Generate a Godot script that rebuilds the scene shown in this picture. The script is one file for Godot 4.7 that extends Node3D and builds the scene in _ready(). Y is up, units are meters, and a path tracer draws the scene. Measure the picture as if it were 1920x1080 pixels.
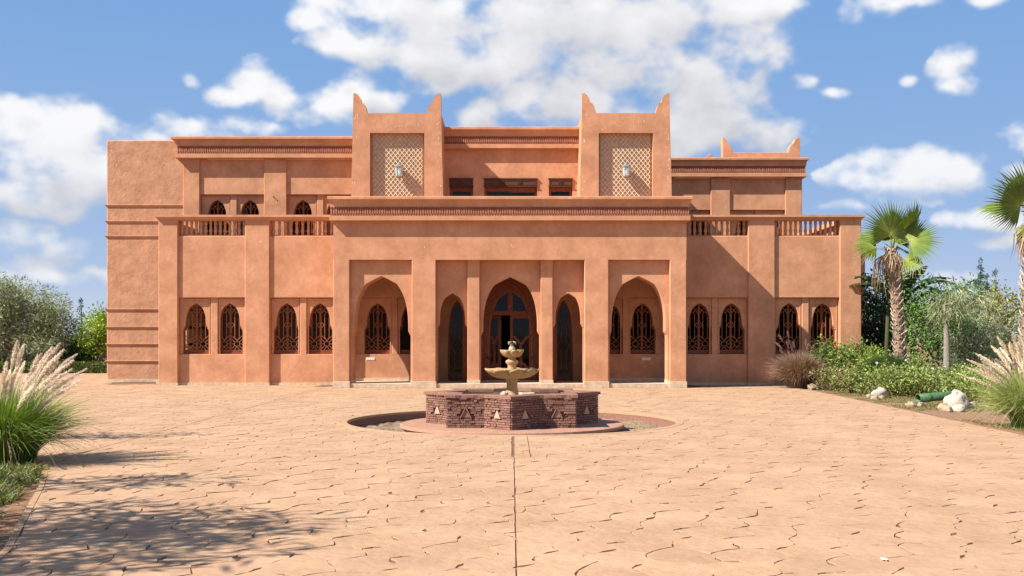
extends Node3D
# Survey constants: focal length, horizon and eye height of the photograph, used to read metres off a facade plane of known distance.
const EYE := 1.6
const F := 1950.0
const HZ := 632.0
const PIT := Vector2(0.0, -20.1)
const PIT_R := 3.15
const AF := 32.7      # arcade front plane
const WF := 34.5      # wing pilaster plane
const UF := 37.1      # upper left storey plane
const RF := 41.3      # upper right storey plane
const TF := 35.8      # tower plane
const MF := 37.4      # middle wall plane

var M := {}
var used := {}
var villa: Node3D


func X(px: float, d: float) -> float: return (px - 960.0) * d / F
func Y(py: float, d: float) -> float: return EYE + (HZ - py) * d / F


func _ready() -> void:
	setup_view()
	setup_sky()
	make_materials()
	build_ground()
	build_villa()
	build_fountain()
	build_garden()
	build_small_things()


func setup_view() -> void:
	var cam := Camera3D.new()
	cam.name = "camera"
	cam.projection = Camera3D.PROJECTION_FRUSTUM
	cam.near = 0.1
	cam.far = 3000.0
	cam.size = 0.1 * 1080.0 / F
	cam.frustum_offset = Vector2(0, 0.1 * 92.0 / F)
	cam.position = Vector3(0, EYE, 0)
	add_child(cam)
	cam.current = true
	var sun := DirectionalLight3D.new()
	sun.name = "sun"
	sun.light_color = Color(1.0, 0.985, 0.95)
	sun.light_energy = 1.6
	sun.light_angular_distance = 0.5
	sun.shadow_enabled = true
	add_child(sun)
	sun.look_at_from_position(Vector3(-25, 25, 10), Vector3.ZERO)
	var env := Environment.new()
	env.background_mode = Environment.BG_SKY
	env.tonemap_mode = Environment.TONE_MAPPER_LINEAR
	env.tonemap_exposure = 1.95
	env.background_energy_multiplier = 0.53
	env.sdfgi_enabled = true
	env.ssao_enabled = true
	env.ssil_enabled = true
	env.sky = Sky.new()
	var we := WorldEnvironment.new()
	we.name = "world_environment"
	we.environment = env
	add_child(we)
	set_meta("env", env)


# ---------------------------------------------------------------- sky: blue air and cumulus, one function of direction
func puff_list() -> Array:
	# cloud puffs read as x, y, rx, ry in photograph pixels, turned to azimuth and elevation in degrees
	var px := [
		[690, 20, 110, 60], [640, 85, 60, 24], [850, 80, 170, 85], [1000, 50, 220, 95], [880, 128, 120, 42], [1200, 80, 230, 110], [1300, 130, 150, 115], [1360, 40, 100, 80], [1120, 205, 170, 60], [1250, 205, 170, 75],
		[1000, 185, 90, 42], [900, 215, 42, 32], [1390, 160, 60, 60], [1350, 255, 120, 42], [1300, 240, 90, 60], [580, 38, 34, 20], [760, 60, 120, 60], [1440, 15, 60, 26], [1490, 8, 30, 14],
		[490, 160, 62, 42], [560, 183, 95, 38], [650, 192, 105, 48], [720, 190, 55, 32], [440, 176, 44, 20], [363, 148, 18, 13],
		[150, 250, 125, 66], [50, 260, 95, 62], [250, 245, 115, 42], [380, 245, 105, 30], [470, 243, 55, 16], [120, 330, 160, 62], [30, 210, 30, 26], [60, 370, 130, 40], [-80, 260, 120, 80], [-160, 330, 140, 60],
		[60, 460, 130, 34], [120, 525, 130, 20], [-40, 500, 120, 30], [1640, 8, 60, 22], [1710, 4, 70, 16], [1850, 3, 30, 12], [1805, 128, 48, 36], [1505, 158, 25, 15], [1556, 173, 34, 10], [1705, 152, 15, 9],
		[1690, 330, 118, 48], [1620, 338, 60, 26], [1765, 328, 68, 26], [1850, 408, 68, 20], [1905, 325, 36, 18], [1885, 455, 60, 13], [1560, 394, 62, 13], [1800, 512, 90, 17], [1960, 420, 70, 26], [1500, 520, 120, 18],
		[2050, 250, 110, 44], [2150, 330, 130, 46], [2080, 60, 100, 40], [-120, 60, 80, 26], [700, 420, 200, 40], [1000, 420, 220, 46], [1300, 470, 180, 30], [500, 500, 150, 24],
		[1000, -80, 260, 100], [1250, -60, 200, 90], [760, -60, 160, 70], [300, -120, 90, 40], [1700, -110, 120, 50],
	]
	var out := []
	for p in px:
		var dx: float = p[0] - 960.0
		var far := sqrt(F * F + dx * dx)
		out.append([rad_to_deg(atan2(dx, F)), rad_to_deg(atan2(HZ - p[1], far)), rad_to_deg(p[2] / far), rad_to_deg(p[3] / far)])
	var rng := RandomNumberGenerator.new()
	rng.seed = 91
	for k in 120:                       # the same weather goes on round the rest of the sky
		var az := rng.randf_range(34.0, 326.0)
		var el := 4.0 + 46.0 * pow(rng.randf(), 1.4)
		var n := rng.randi_range(2, 6)
		var size := rng.randf_range(0.6, 1.5) * (1.0 + el / 40.0)
		for j in n:
			out.append([az + rng.randf_range(-1, 1) * 4.0 * size - (360.0 if az > 180.0 else 0.0), el + rng.randf_range(-1, 1) * 1.1 * size, rng.randf_range(2.0, 4.4) * size, rng.randf_range(0.8, 1.7) * size])
	return out


func sky_patch(puffs: Array, a0: float, a1: float, e0: float, e1: float, w: int, h: int) -> Image:
	# a0..a1 azimuth, e1 (top) .. e0 elevation, in degrees
	var big := FastNoiseLite.new()
	big.seed = 4
	big.noise_type = FastNoiseLite.TYPE_SIMPLEX_SMOOTH
	big.frequency = 11.0
	big.fractal_octaves = 6
	big.fractal_gain = 0.56
	var dens := PackedFloat32Array()
	dens.resize(w * h)
	var body := PackedFloat32Array()
	body.resize(w * h)
	var cols := []
	for k in 72: cols.append([])
	for p in puffs:
		for k in 72:
			var mid := -177.5 + 5.0 * k
			var d: float = absf(fposmod(mid - p[0] + 180.0, 360.0) - 180.0)
			if d < p[2] * 1.5 + 3.0: cols[k].append(p)
	var tear := FastNoiseLite.new()
	tear.seed = 8
	tear.noise_type = FastNoiseLite.TYPE_SIMPLEX_SMOOTH
	tear.frequency = 14.0
	tear.fractal_octaves = 4
	for i in w:
		var az := lerpf(a0, a1, (i + 0.5) / w)
		var ca := cos(deg_to_rad(az))
		var sa := sin(deg_to_rad(az))
		var near: Array = cols[posmod(int(floor((az + 180.0) / 5.0)), 72)]
		for j in h:
			var el := lerpf(e1, e0, (j + 0.5) / h)
			var best := 0.0
			var ce := cos(deg_to_rad(el))
			var sy := sin(deg_to_rad(el))
			var wx := tear.get_noise_3d(sa * ce, sy, ca * ce) * 1.5
			var wy := tear.get_noise_3d(sa * ce + 5.0, sy, ca * ce) * 0.8
			for p in near:
				var y: float = (el + wy * minf(1.0, p[2] * 0.4) - p[1]) / p[3]
				if y > 1.6 or y < -1.6: continue
				var x: float = (fposmod(az + wx * minf(1.0, p[2] * 0.4) - p[0] + 180.0, 360.0) - 180.0) / p[2]
				var r := x * x + y * y
				if r < 2.4:
					var g := 1.25 - 0.72 * r
					if g > best: best = g + 0.25 * minf(best, 1.0)
					elif g > 0.0: best += 0.18 * g
			if best > 0.0:
				var n := big.get_noise_3d(sa * ce, sy * 1.5, ca * ce)
				body[i * h + j] = best + n * 0.5 + 0.25 * tear.get_noise_3d(sa * ce * 2.0, sy * 2.0 + 3.0, ca * ce * 2.0)
				best = best * 0.70 + n * 1.45 - 0.18
			dens[i * h + j] = best
	var bytes := PackedByteArray()
	bytes.resize(w * h * 3)
	var oi := maxi(1, int(round(0.7 * w / (a1 - a0))))
	var oj := maxi(1, int(round(0.9 * h / (e1 - e0))))
	for i in w:
		var az2 := lerpf(a0, a1, (i + 0.5) / w)
		for j in h:
			var el := lerpf(e1, e0, (j + 0.5) / h)
			var t := clampf(el / 26.0, 0.0, 1.0)
			t = pow(t, 0.62)
			var hz := exp(-maxf(el, 0.0) / 3.6)
			var r := lerpf(0.40, 0.150, t) + 0.27 * hz
			var g := lerpf(0.56, 0.345, t) + 0.16 * hz
			var b := lerpf(0.80, 0.70, t) + 0.02 * hz
			if el > 26.0:
				var u := clampf((el - 26.0) / 60.0, 0.0, 1.0)
				r = lerpf(r, 0.07, u); g = lerpf(g, 0.20, u); b = lerpf(b, 0.52, u)
			var d := dens[i * h + j]
			if d > -0.05 and d != 0.0:
				var a := smoothstep(-0.05, 0.95, d)
				var bd := body[i * h + j]
				var up := body[maxi(i - oi, 0) * h + maxi(j - oj, 0)]
				var up2 := body[maxi(i - 3 * oi, 0) * h + maxi(j - 4 * oj, 0)]
				var shade := clampf(0.92 + 0.45 * (bd - up) - 0.27 * maxf(up2, 0.0) * maxf(up2, 0.0), 0.0, 1.0)
				var low := clampf((12.0 - el) / 12.0, 0.0, 1.0)
				var cr := lerpf(0.62, 0.97, shade)
				var cg := lerpf(0.62, 0.96, shade)
				var cb := lerpf(0.66, 0.96, shade)
				a *= lerpf(0.96, 0.72, low)
				r = lerpf(r, cr, a); g = lerpf(g, cg, a); b = lerpf(b, cb, a)
			var o := (j * w + i) * 3
			bytes[o] = int(clampf(255.0 * pow(r, 0.4545), 0, 255))
			bytes[o + 1] = int(clampf(255.0 * pow(g, 0.4545), 0, 255))
			bytes[o + 2] = int(clampf(255.0 * pow(b, 0.4545), 0, 255))
	return Image.create_from_data(w, h, false, Image.FORMAT_RGB8, bytes)


func setup_sky() -> void:
	var puffs := puff_list()
	var whole := Image.create(4096, 2048, false, Image.FORMAT_RGB8)
	whole.fill(Color(0.62, 0.5, 0.4))
	var rest := sky_patch(puffs, -180, 180, 0, 90, 720, 180)
	rest.resize(4096, 1024, Image.INTERPOLATE_CUBIC)
	whole.blit_rect(rest, Rect2i(0, 0, 4096, 1024), Vector2i(0, 0))
	var n := 410                       # columns either side of the view, 36 degrees
	var view := sky_patch(puffs, -n * 360.0 / 4096.0, n * 360.0 / 4096.0, 0, 26.0 * 1024.0 / 1024.0 * 90.0 / 90.0, 2 * n, 296)
	whole.blit_rect(view, Rect2i(0, 0, 2 * n, 296), Vector2i(2048 - n, 1024 - 296))
	var turned := Image.create(4096, 2048, false, Image.FORMAT_RGB8)
	turned.blit_rect(whole, Rect2i(2048, 0, 2048, 2048), Vector2i(0, 0))
	turned.blit_rect(whole, Rect2i(0, 0, 2048, 2048), Vector2i(2048, 0))
	var m := PanoramaSkyMaterial.new()
	m.panorama = ImageTexture.create_from_image(turned)
	(get_meta("env") as Environment).sky.sky_material = m
	remove_meta("env")


# ---------------------------------------------------------------- naming
func numbered(called: String, parent: Node = self) -> String:
	var key := str(parent.get_instance_id()) + called
	var n: int = used.get(key, 0)
	used[key] = n + 1
	return called if n == 0 else "%s_%03d" % [called, n]


func thing(called: String, label: String, category: String, at := Vector3.ZERO, group := "") -> Node3D:
	var o := Node3D.new()
	o.name = numbered(called)
	add_child(o)
	o.position = at
	tag(o, label, category, group)
	return o


func tag(o: Node, label: String, category: String, group := "") -> void:
	o.set_meta("label", label)
	o.set_meta("category", category)
	if group: o.set_meta("group", group)


func part(called: String, mesh: Mesh, mat: Material, parent: Node = self, stuff := false) -> MeshInstance3D:
	var o := MeshInstance3D.new()
	o.name = numbered(called, parent)
	o.mesh = mesh
	o.material_override = mat
	parent.add_child(o)
	if stuff: o.set_meta("kind", "stuff")
	return o


func struct(called: String, mesh: Mesh, mat: Material) -> MeshInstance3D:
	var o := part(called, mesh, mat)
	o.set_meta("kind", "structure")
	return o


func copy(o: Node3D, called: String, at: Vector3, turn: float, size: float, label: String) -> Node3D:
	var c: Node3D = o.duplicate()
	c.name = numbered(called)
	add_child(c)
	c.position = at
	c.rotation.y = turn
	c.scale = Vector3.ONE * size
	c.set_meta("label", label)
	return c


# ---------------------------------------------------------------- mesh helpers
class Mb:
	var st := SurfaceTool.new()
	var xf := Transform3D.IDENTITY
	func _init(smooth := false) -> void:
		st.begin(Mesh.PRIMITIVE_TRIANGLES)
		st.set_smooth_group(0 if smooth else -1)
	func tri(a: Vector3, b: Vector3, c: Vector3, out: Vector3) -> void:
		if (c - a).cross(b - a).dot(out) < 0.0:
			var t := b
			b = c
			c = t
		st.add_vertex(xf * a)
		st.add_vertex(xf * b)
		st.add_vertex(xf * c)
	func quad(a: Vector3, b: Vector3, c: Vector3, d: Vector3, out: Vector3) -> void:
		tri(a, b, c, out)
		tri(a, c, d, out)
	func quad_of(a: Vector3, b: Vector3, c: Vector3, d: Vector3) -> ArrayMesh:
		quad(a, b, c, d, Vector3((a.x + b.x), 0, (a.z + b.z)))
		return done()
	func done() -> ArrayMesh:
		st.generate_normals()
		return st.commit()
	func box(x0: float, x1: float, y0: float, y1: float, z0: float, z1: float, ch := 0.0) -> Mb:
		var lo := Vector3(minf(x0, x1), minf(y0, y1), minf(z0, z1))
		var hi := Vector3(maxf(x0, x1), maxf(y0, y1), maxf(z0, z1))
		if ch <= 0.0:
			for ax in 3:
				for s in 2:
					var p := []
					for k in [[0, 0], [1, 0], [1, 1], [0, 1]]:
						var v := Vector3.ZERO
						v[ax] = hi[ax] if s else lo[ax]
						v[(ax + 1) % 3] = hi[(ax + 1) % 3] if k[0] else lo[(ax + 1) % 3]
						v[(ax + 2) % 3] = hi[(ax + 2) % 3] if k[1] else lo[(ax + 2) % 3]
						p.append(v)
					var out := Vector3.ZERO
					out[ax] = 1.0 if s else -1.0
					quad(p[0], p[1], p[2], p[3], out)
			return self
		var mid := (lo + hi) / 2.0
		var at := func(sx: int, sy: int, sz: int, ax: int) -> Vector3:
			var v := Vector3(hi.x if sx > 0 else lo.x, hi.y if sy > 0 else lo.y, hi.z if sz > 0 else lo.z)
			var s := [sx, sy, sz]
			for k in 3:
				if k != ax: v[k] -= s[k] * ch
			return v
		for s in [-1, 1]:
			quad(at.call(s, -1, -1, 0), at.call(s, 1, -1, 0), at.call(s, 1, 1, 0), at.call(s, -1, 1, 0), Vector3(s, 0, 0))
			quad(at.call(-1, s, -1, 1), at.call(1, s, -1, 1), at.call(1, s, 1, 1), at.call(-1, s, 1, 1), Vector3(0, s, 0))
			quad(at.call(-1, -1, s, 2), at.call(1, -1, s, 2), at.call(1, 1, s, 2), at.call(-1, 1, s, 2), Vector3(0, 0, s))
			for t in [-1, 1]:
				quad(at.call(s, t, -1, 0), at.call(s, t, 1, 0), at.call(s, t, 1, 1), at.call(s, t, -1, 1), Vector3(s, t, 0))
				quad(at.call(s, -1, t, 0), at.call(s, 1, t, 0), at.call(s, 1, t, 2), at.call(s, -1, t, 2), Vector3(s, 0, t))
				quad(at.call(-1, s, t, 1), at.call(1, s, t, 1), at.call(1, s, t, 2), at.call(-1, s, t, 2), Vector3(0, s, t))
				for u in [-1, 1]:
					tri(at.call(s, t, u, 0), at.call(s, t, u, 1), at.call(s, t, u, 2), Vector3(s, t, u))
		return self
	static func inset(poly: PackedVector2Array, d: float) -> PackedVector2Array:
		var n := poly.size()
		var area := 0.0
		for i in n: area += poly[i].cross(poly[(i + 1) % n])
		var sg := 1.0 if area > 0.0 else -1.0
		var out := PackedVector2Array()
		for i in n:
			var e0 := (poly[i] - poly[(i + n - 1) % n]).normalized()
			var e1 := (poly[(i + 1) % n] - poly[i]).normalized()
			var n0 := Vector2(-e0.y, e0.x) * sg
			var n1 := Vector2(-e1.y, e1.x) * sg
			var b := n0 + n1
			out.append(poly[i] + (b * (2.0 * d / maxf(b.length_squared(), 0.4))))
		return out
	func extrude(poly: PackedVector2Array, zf: float, zb: float, ch := 0.0) -> Mb:
		var n := poly.size()
		var front := inset(poly, ch) if ch > 0.0 else poly
		var ids := Geometry2D.triangulate_polygon(poly)
		for k in range(0, ids.size(), 3):
			tri(Vector3(front[ids[k]].x, front[ids[k]].y, zf), Vector3(front[ids[k + 1]].x, front[ids[k + 1]].y, zf), Vector3(front[ids[k + 2]].x, front[ids[k + 2]].y, zf), Vector3(0, 0, zf - zb))
			tri(Vector3(poly[ids[k]].x, poly[ids[k]].y, zb), Vector3(poly[ids[k + 1]].x, poly[ids[k + 1]].y, zb), Vector3(poly[ids[k + 2]].x, poly[ids[k + 2]].y, zb), Vector3(0, 0, zb - zf))
		var area := 0.0
		for i in n: area += poly[i].cross(poly[(i + 1) % n])
		var sg := 1.0 if area > 0.0 else -1.0
		var zc := zf - signf(zf - zb) * ch
		for i in n:
			var a := poly[i]
			var b := poly[(i + 1) % n]
			var e := (b - a)
			var o := Vector3(e.y, -e.x, 0) * sg
			quad(Vector3(a.x, a.y, zc), Vector3(b.x, b.y, zc), Vector3(b.x, b.y, zb), Vector3(a.x, a.y, zb), o)
			if ch > 0.0:
				var fa := front[i]
				var fb := front[(i + 1) % n]
				quad(Vector3(a.x, a.y, zc), Vector3(b.x, b.y, zc), Vector3(fb.x, fb.y, zf), Vector3(fa.x, fa.y, zf), o.normalized() + Vector3(0, 0, signf(zf - zb)))
		return self
	func post(x0: float, x1: float, y0: float, y1: float, zf: float, zb: float, ch: float) -> Mb:
		# an upright with its two front arrises cut, square at both ends
		xf = Transform3D(Basis(Vector3.RIGHT, PI / 2.0), Vector3.ZERO)
		return extrude(PackedVector2Array([Vector2(x0, zb), Vector2(x1, zb), Vector2(x1, zf - ch), Vector2(x1 - ch, zf), Vector2(x0 + ch, zf), Vector2(x0, zf - ch)]), -y1, -y0)
	func ring(outer: PackedVector2Array, inner: PackedVector2Array, zf: float, zb: float) -> Mb:
		var n := outer.size()
		for i in n:
			var a := outer[i]
			var b := outer[(i + 1) % n]
			var c := inner[(i + 1) % n]
			var d := inner[i]
			var mid := (a + b) / 2.0 - (c + d) / 2.0
			quad(Vector3(a.x, a.y, zf), Vector3(b.x, b.y, zf), Vector3(c.x, c.y, zf), Vector3(d.x, d.y, zf), Vector3(0, 0, zf - zb))
			quad(Vector3(a.x, a.y, zb), Vector3(b.x, b.y, zb), Vector3(c.x, c.y, zb), Vector3(d.x, d.y, zb), Vector3(0, 0, zb - zf))
			quad(Vector3(a.x, a.y, zf), Vector3(b.x, b.y, zf), Vector3(b.x, b.y, zb), Vector3(a.x, a.y, zb), Vector3(mid.x, mid.y, 0))
			quad(Vector3(d.x, d.y, zf), Vector3(c.x, c.y, zf), Vector3(c.x, c.y, zb), Vector3(d.x, d.y, zb), Vector3(-mid.x, -mid.y, 0))
		return self
	func bar(p: Vector2, q: Vector2, w: float, zf: float, zb: float) -> Mb:
		var e := (q - p).normalized()
		var s := Vector2(-e.y, e.x) * w / 2.0
		return extrude(PackedVector2Array([p - s, q - s, q + s, p + s]), zf, zb)
	# moulding with a profile of (out, y), along the front from x0 to x1 with short returns at both ends; ks scales how far it stands out at the sides
	func moulding(prof: Array, x0: float, x1: float, zf: float, zb: float, ksl: float, ksr: float) -> Mb:
		var n := prof.size()
		for i in n:
			var p: Vector2 = prof[i]
			var q: Vector2 = prof[(i + 1) % n]
			var e := q - p
			var out := Vector3(0, -e.x, e.y)
			var a := [Vector3(x0 - p.x * ksl, p.y, zb), Vector3(x0 - p.x * ksl, p.y, zf + p.x), Vector3(x1 + p.x * ksr, p.y, zf + p.x), Vector3(x1 + p.x * ksr, p.y, zb)]
			var b := [Vector3(x0 - q.x * ksl, q.y, zb), Vector3(x0 - q.x * ksl, q.y, zf + q.x), Vector3(x1 + q.x * ksr, q.y, zf + q.x), Vector3(x1 + q.x * ksr, q.y, zb)]
			quad(a[0], a[1], b[1], b[0], Vector3(-e.y, -e.x, 0))
			quad(a[1], a[2], b[2], b[1], out)
			quad(a[2], a[3], b[3], b[2], Vector3(e.y, -e.x, 0))
		var pts := PackedVector2Array()
		for p in prof: pts.append(p)
		var ids := Geometry2D.triangulate_polygon(pts)
		for k in range(0, ids.size(), 3):
			var t := [pts[ids[k]], pts[ids[k + 1]], pts[ids[k + 2]]]
			for s in 2:
				var v := []
				for u in t: v.append(Vector3(x0 - u.x * ksl if s == 0 else x1 + u.x * ksr, u.y, zb))
				tri(v[0], v[1], v[2], Vector3(0, 0, -1))
		return self
	func lathe(prof: Array, segs: int, c := Vector3.ZERO, lobes := 0, lobe := 0.0) -> Mb:
		for i in prof.size() - 1:
			for k in segs:
				var q := []
				for w in [[i, k], [i, k + 1], [i + 1, k + 1], [i + 1, k]]:
					var p: Vector2 = prof[w[0]]
					var th: float = TAU * (w[1] % segs) / segs
					var f := 1.0
					if lobes: f = 1.0 + lobe * (absf(sin(th * lobes / 2.0)) - 0.6) * clampf(p.x / 0.2, 0.0, 1.0)
					q.append(c + Vector3(cos(th) * p.x * f, p.y, sin(th) * p.x * f))
				var m := TAU * (k + 0.5) / segs
				var d: Vector2 = prof[i + 1] - prof[i]
				quad(q[0], q[1], q[2], q[3], Vector3(cos(m) * d.y, -d.x, sin(m) * d.y))
		return self
	func tube(pts: Array, radii: Array, segs: int, capped := true) -> Mb:
		var rings := []
		for i in pts.size():
			var t: Vector3 = (pts[mini(i + 1, pts.size() - 1)] - pts[maxi(i - 1, 0)]).normalized()
			var s := t.cross(Vector3(0, 0, 1) if absf(t.z) < 0.9 else Vector3(1, 0, 0)).normalized()
			var u := s.cross(t)
			var r := []
			for k in segs: r.append(pts[i] + (s * cos(TAU * k / segs) + u * sin(TAU * k / segs)) * radii[i])
			rings.append(r)
		for i in pts.size() - 1:
			for k in segs:
				var m := (k + 1) % segs
				quad(rings[i][k], rings[i][m], rings[i + 1][m], rings[i + 1][k], (rings[i][k] + rings[i][m]) / 2.0 - pts[i] + (rings[i + 1][k] + rings[i + 1][m]) / 2.0 - pts[i + 1])
		if capped:
			for e in [0, pts.size() - 1]:
				for k in segs: tri(pts[e], rings[e][k], rings[e][(k + 1) % segs], (pts[e] - pts[1 if e == 0 else e - 1]))
		return self


func frustum_arch(cx: float, base: float, low: float, up: float, notch: float, apex: float, n := 14) -> PackedVector2Array:
	# outline of a keel arch from its left foot over the apex to its right foot: jambs, three small corbel steps, then two arcs
	var st := (low - up)
	var left := [Vector2(-low, base), Vector2(-low, notch - st * 1.6), Vector2(-low + st * 0.35, notch - st * 1.3), Vector2(-low + st * 0.4, notch - st * 0.75), Vector2(-low + st * 0.7, notch - st * 0.6), Vector2(-low + st * 0.75, notch - st * 0.05), Vector2(-up, notch)]
	for i in range(1, n):
		# full shoulders that close in a soft point
		var h := (0.86 if n > 14 else 0.82) * sin(PI / 2.0 * i / (n - 1))
		left.append(Vector2(-up * pow(1.0 - pow(h, 2.7 if n > 14 else 2.25), 0.52), lerpf(notch, apex, h)))
	left.append(Vector2(-up * (0.245 if n > 14 else 0.30), lerpf(notch, apex, 0.945 if n > 14 else 0.925)))
	var out := PackedVector2Array()
	for p in left: out.append(Vector2(cx + p.x, p.y))
	out.append(Vector2(cx, apex))
	for i in range(left.size() - 1, -1, -1): out.append(Vector2(cx - left[i].x, left[i].y))
	return out


func arch_panel(x0: float, x1: float, y0: float, y1: float, arch: PackedVector2Array) -> PackedVector2Array:
	var poly := PackedVector2Array([Vector2(x0, y0), Vector2(x0, y1), Vector2(x1, y1), Vector2(x1, y0)])
	for i in range(arch.size() - 1, -1, -1): poly.append(arch[i])
	return poly


# ---------------------------------------------------------------- materials
func lin(r: float, g: float, b: float, a := 1.0) -> Color:
	var c := Color(r, g, b).linear_to_srgb()
	c.a = a
	return c


func noise_image(seed_: int, freq: float, oct: int, size: int, kind := FastNoiseLite.TYPE_SIMPLEX_SMOOTH) -> Image:
	var n := FastNoiseLite.new()
	n.seed = seed_
	n.noise_type = kind
	n.frequency = freq
	n.fractal_octaves = oct
	n.fractal_gain = 0.55
	return n.get_seamless_image(size, size)


func tint_tex(layers: Array, size: int, lo: Color, hi: Color) -> ImageTexture:
	# layers: [seed, frequency, octaves, weight]; the sum runs from lo to hi
	var data := []
	for l in layers:
		var im := noise_image(l[0], l[1], l[2], size)
		if l.size() > 4:               # runs drawn out down the wall
			im = im.get_region(Rect2i(0, 0, size, size / l[4]))
			im.resize(size, size, Image.INTERPOLATE_CUBIC)
		im.convert(Image.FORMAT_L8)
		data.append([im.get_data(), l[3]])
	var bytes := PackedByteArray()
	bytes.resize(size * size * 3)
	for i in size * size:
		var v := 0.0
		for d in data: v += (d[0][i] / 255.0 - 0.5) * d[1]
		v = clampf(0.5 + v, 0.0, 1.0)
		var c := lo.lerp(hi, v)
		bytes[i * 3] = int(c.r * 255.0)
		bytes[i * 3 + 1] = int(c.g * 255.0)
		bytes[i * 3 + 2] = int(c.b * 255.0)
	return ImageTexture.create_from_image(Image.create_from_data(size, size, false, Image.FORMAT_RGB8, bytes))


func bump_tex(seed_: int, freq: float, oct: int, size: int, strength: float) -> ImageTexture:
	var im := noise_image(seed_, freq, oct, size)
	im.convert(Image.FORMAT_RGB8)
	im.bump_map_to_normal_map(strength)
	return ImageTexture.create_from_image(im)


func surface(color: Color, rough: float, tex: Texture2D = null, tile := 1.0, bump: Texture2D = null, bump_scale := 0.5) -> StandardMaterial3D:
	var m := StandardMaterial3D.new()
	m.albedo_color = color
	m.roughness = rough
	m.metallic_specular = 0.3
	if tex:
		m.albedo_texture = tex
	if tex or bump:
		m.uv1_triplanar = true
		m.uv1_world_triplanar = true
		m.uv1_scale = Vector3.ONE / tile
	if bump:
		m.normal_enabled = true
		m.normal_texture = bump
		m.normal_scale = bump_scale
	return m


func foliage(through := 0.5, rough := 0.55) -> StandardMaterial3D:
	var m := StandardMaterial3D.new()
	m.vertex_color_use_as_albedo = true
	m.roughness = rough
	m.metallic_specular = 0.35
	m.cull_mode = BaseMaterial3D.CULL_DISABLED
	m.backlight_enabled = true
	m.backlight = Color(through, through, through * 0.6)
	return m


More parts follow.
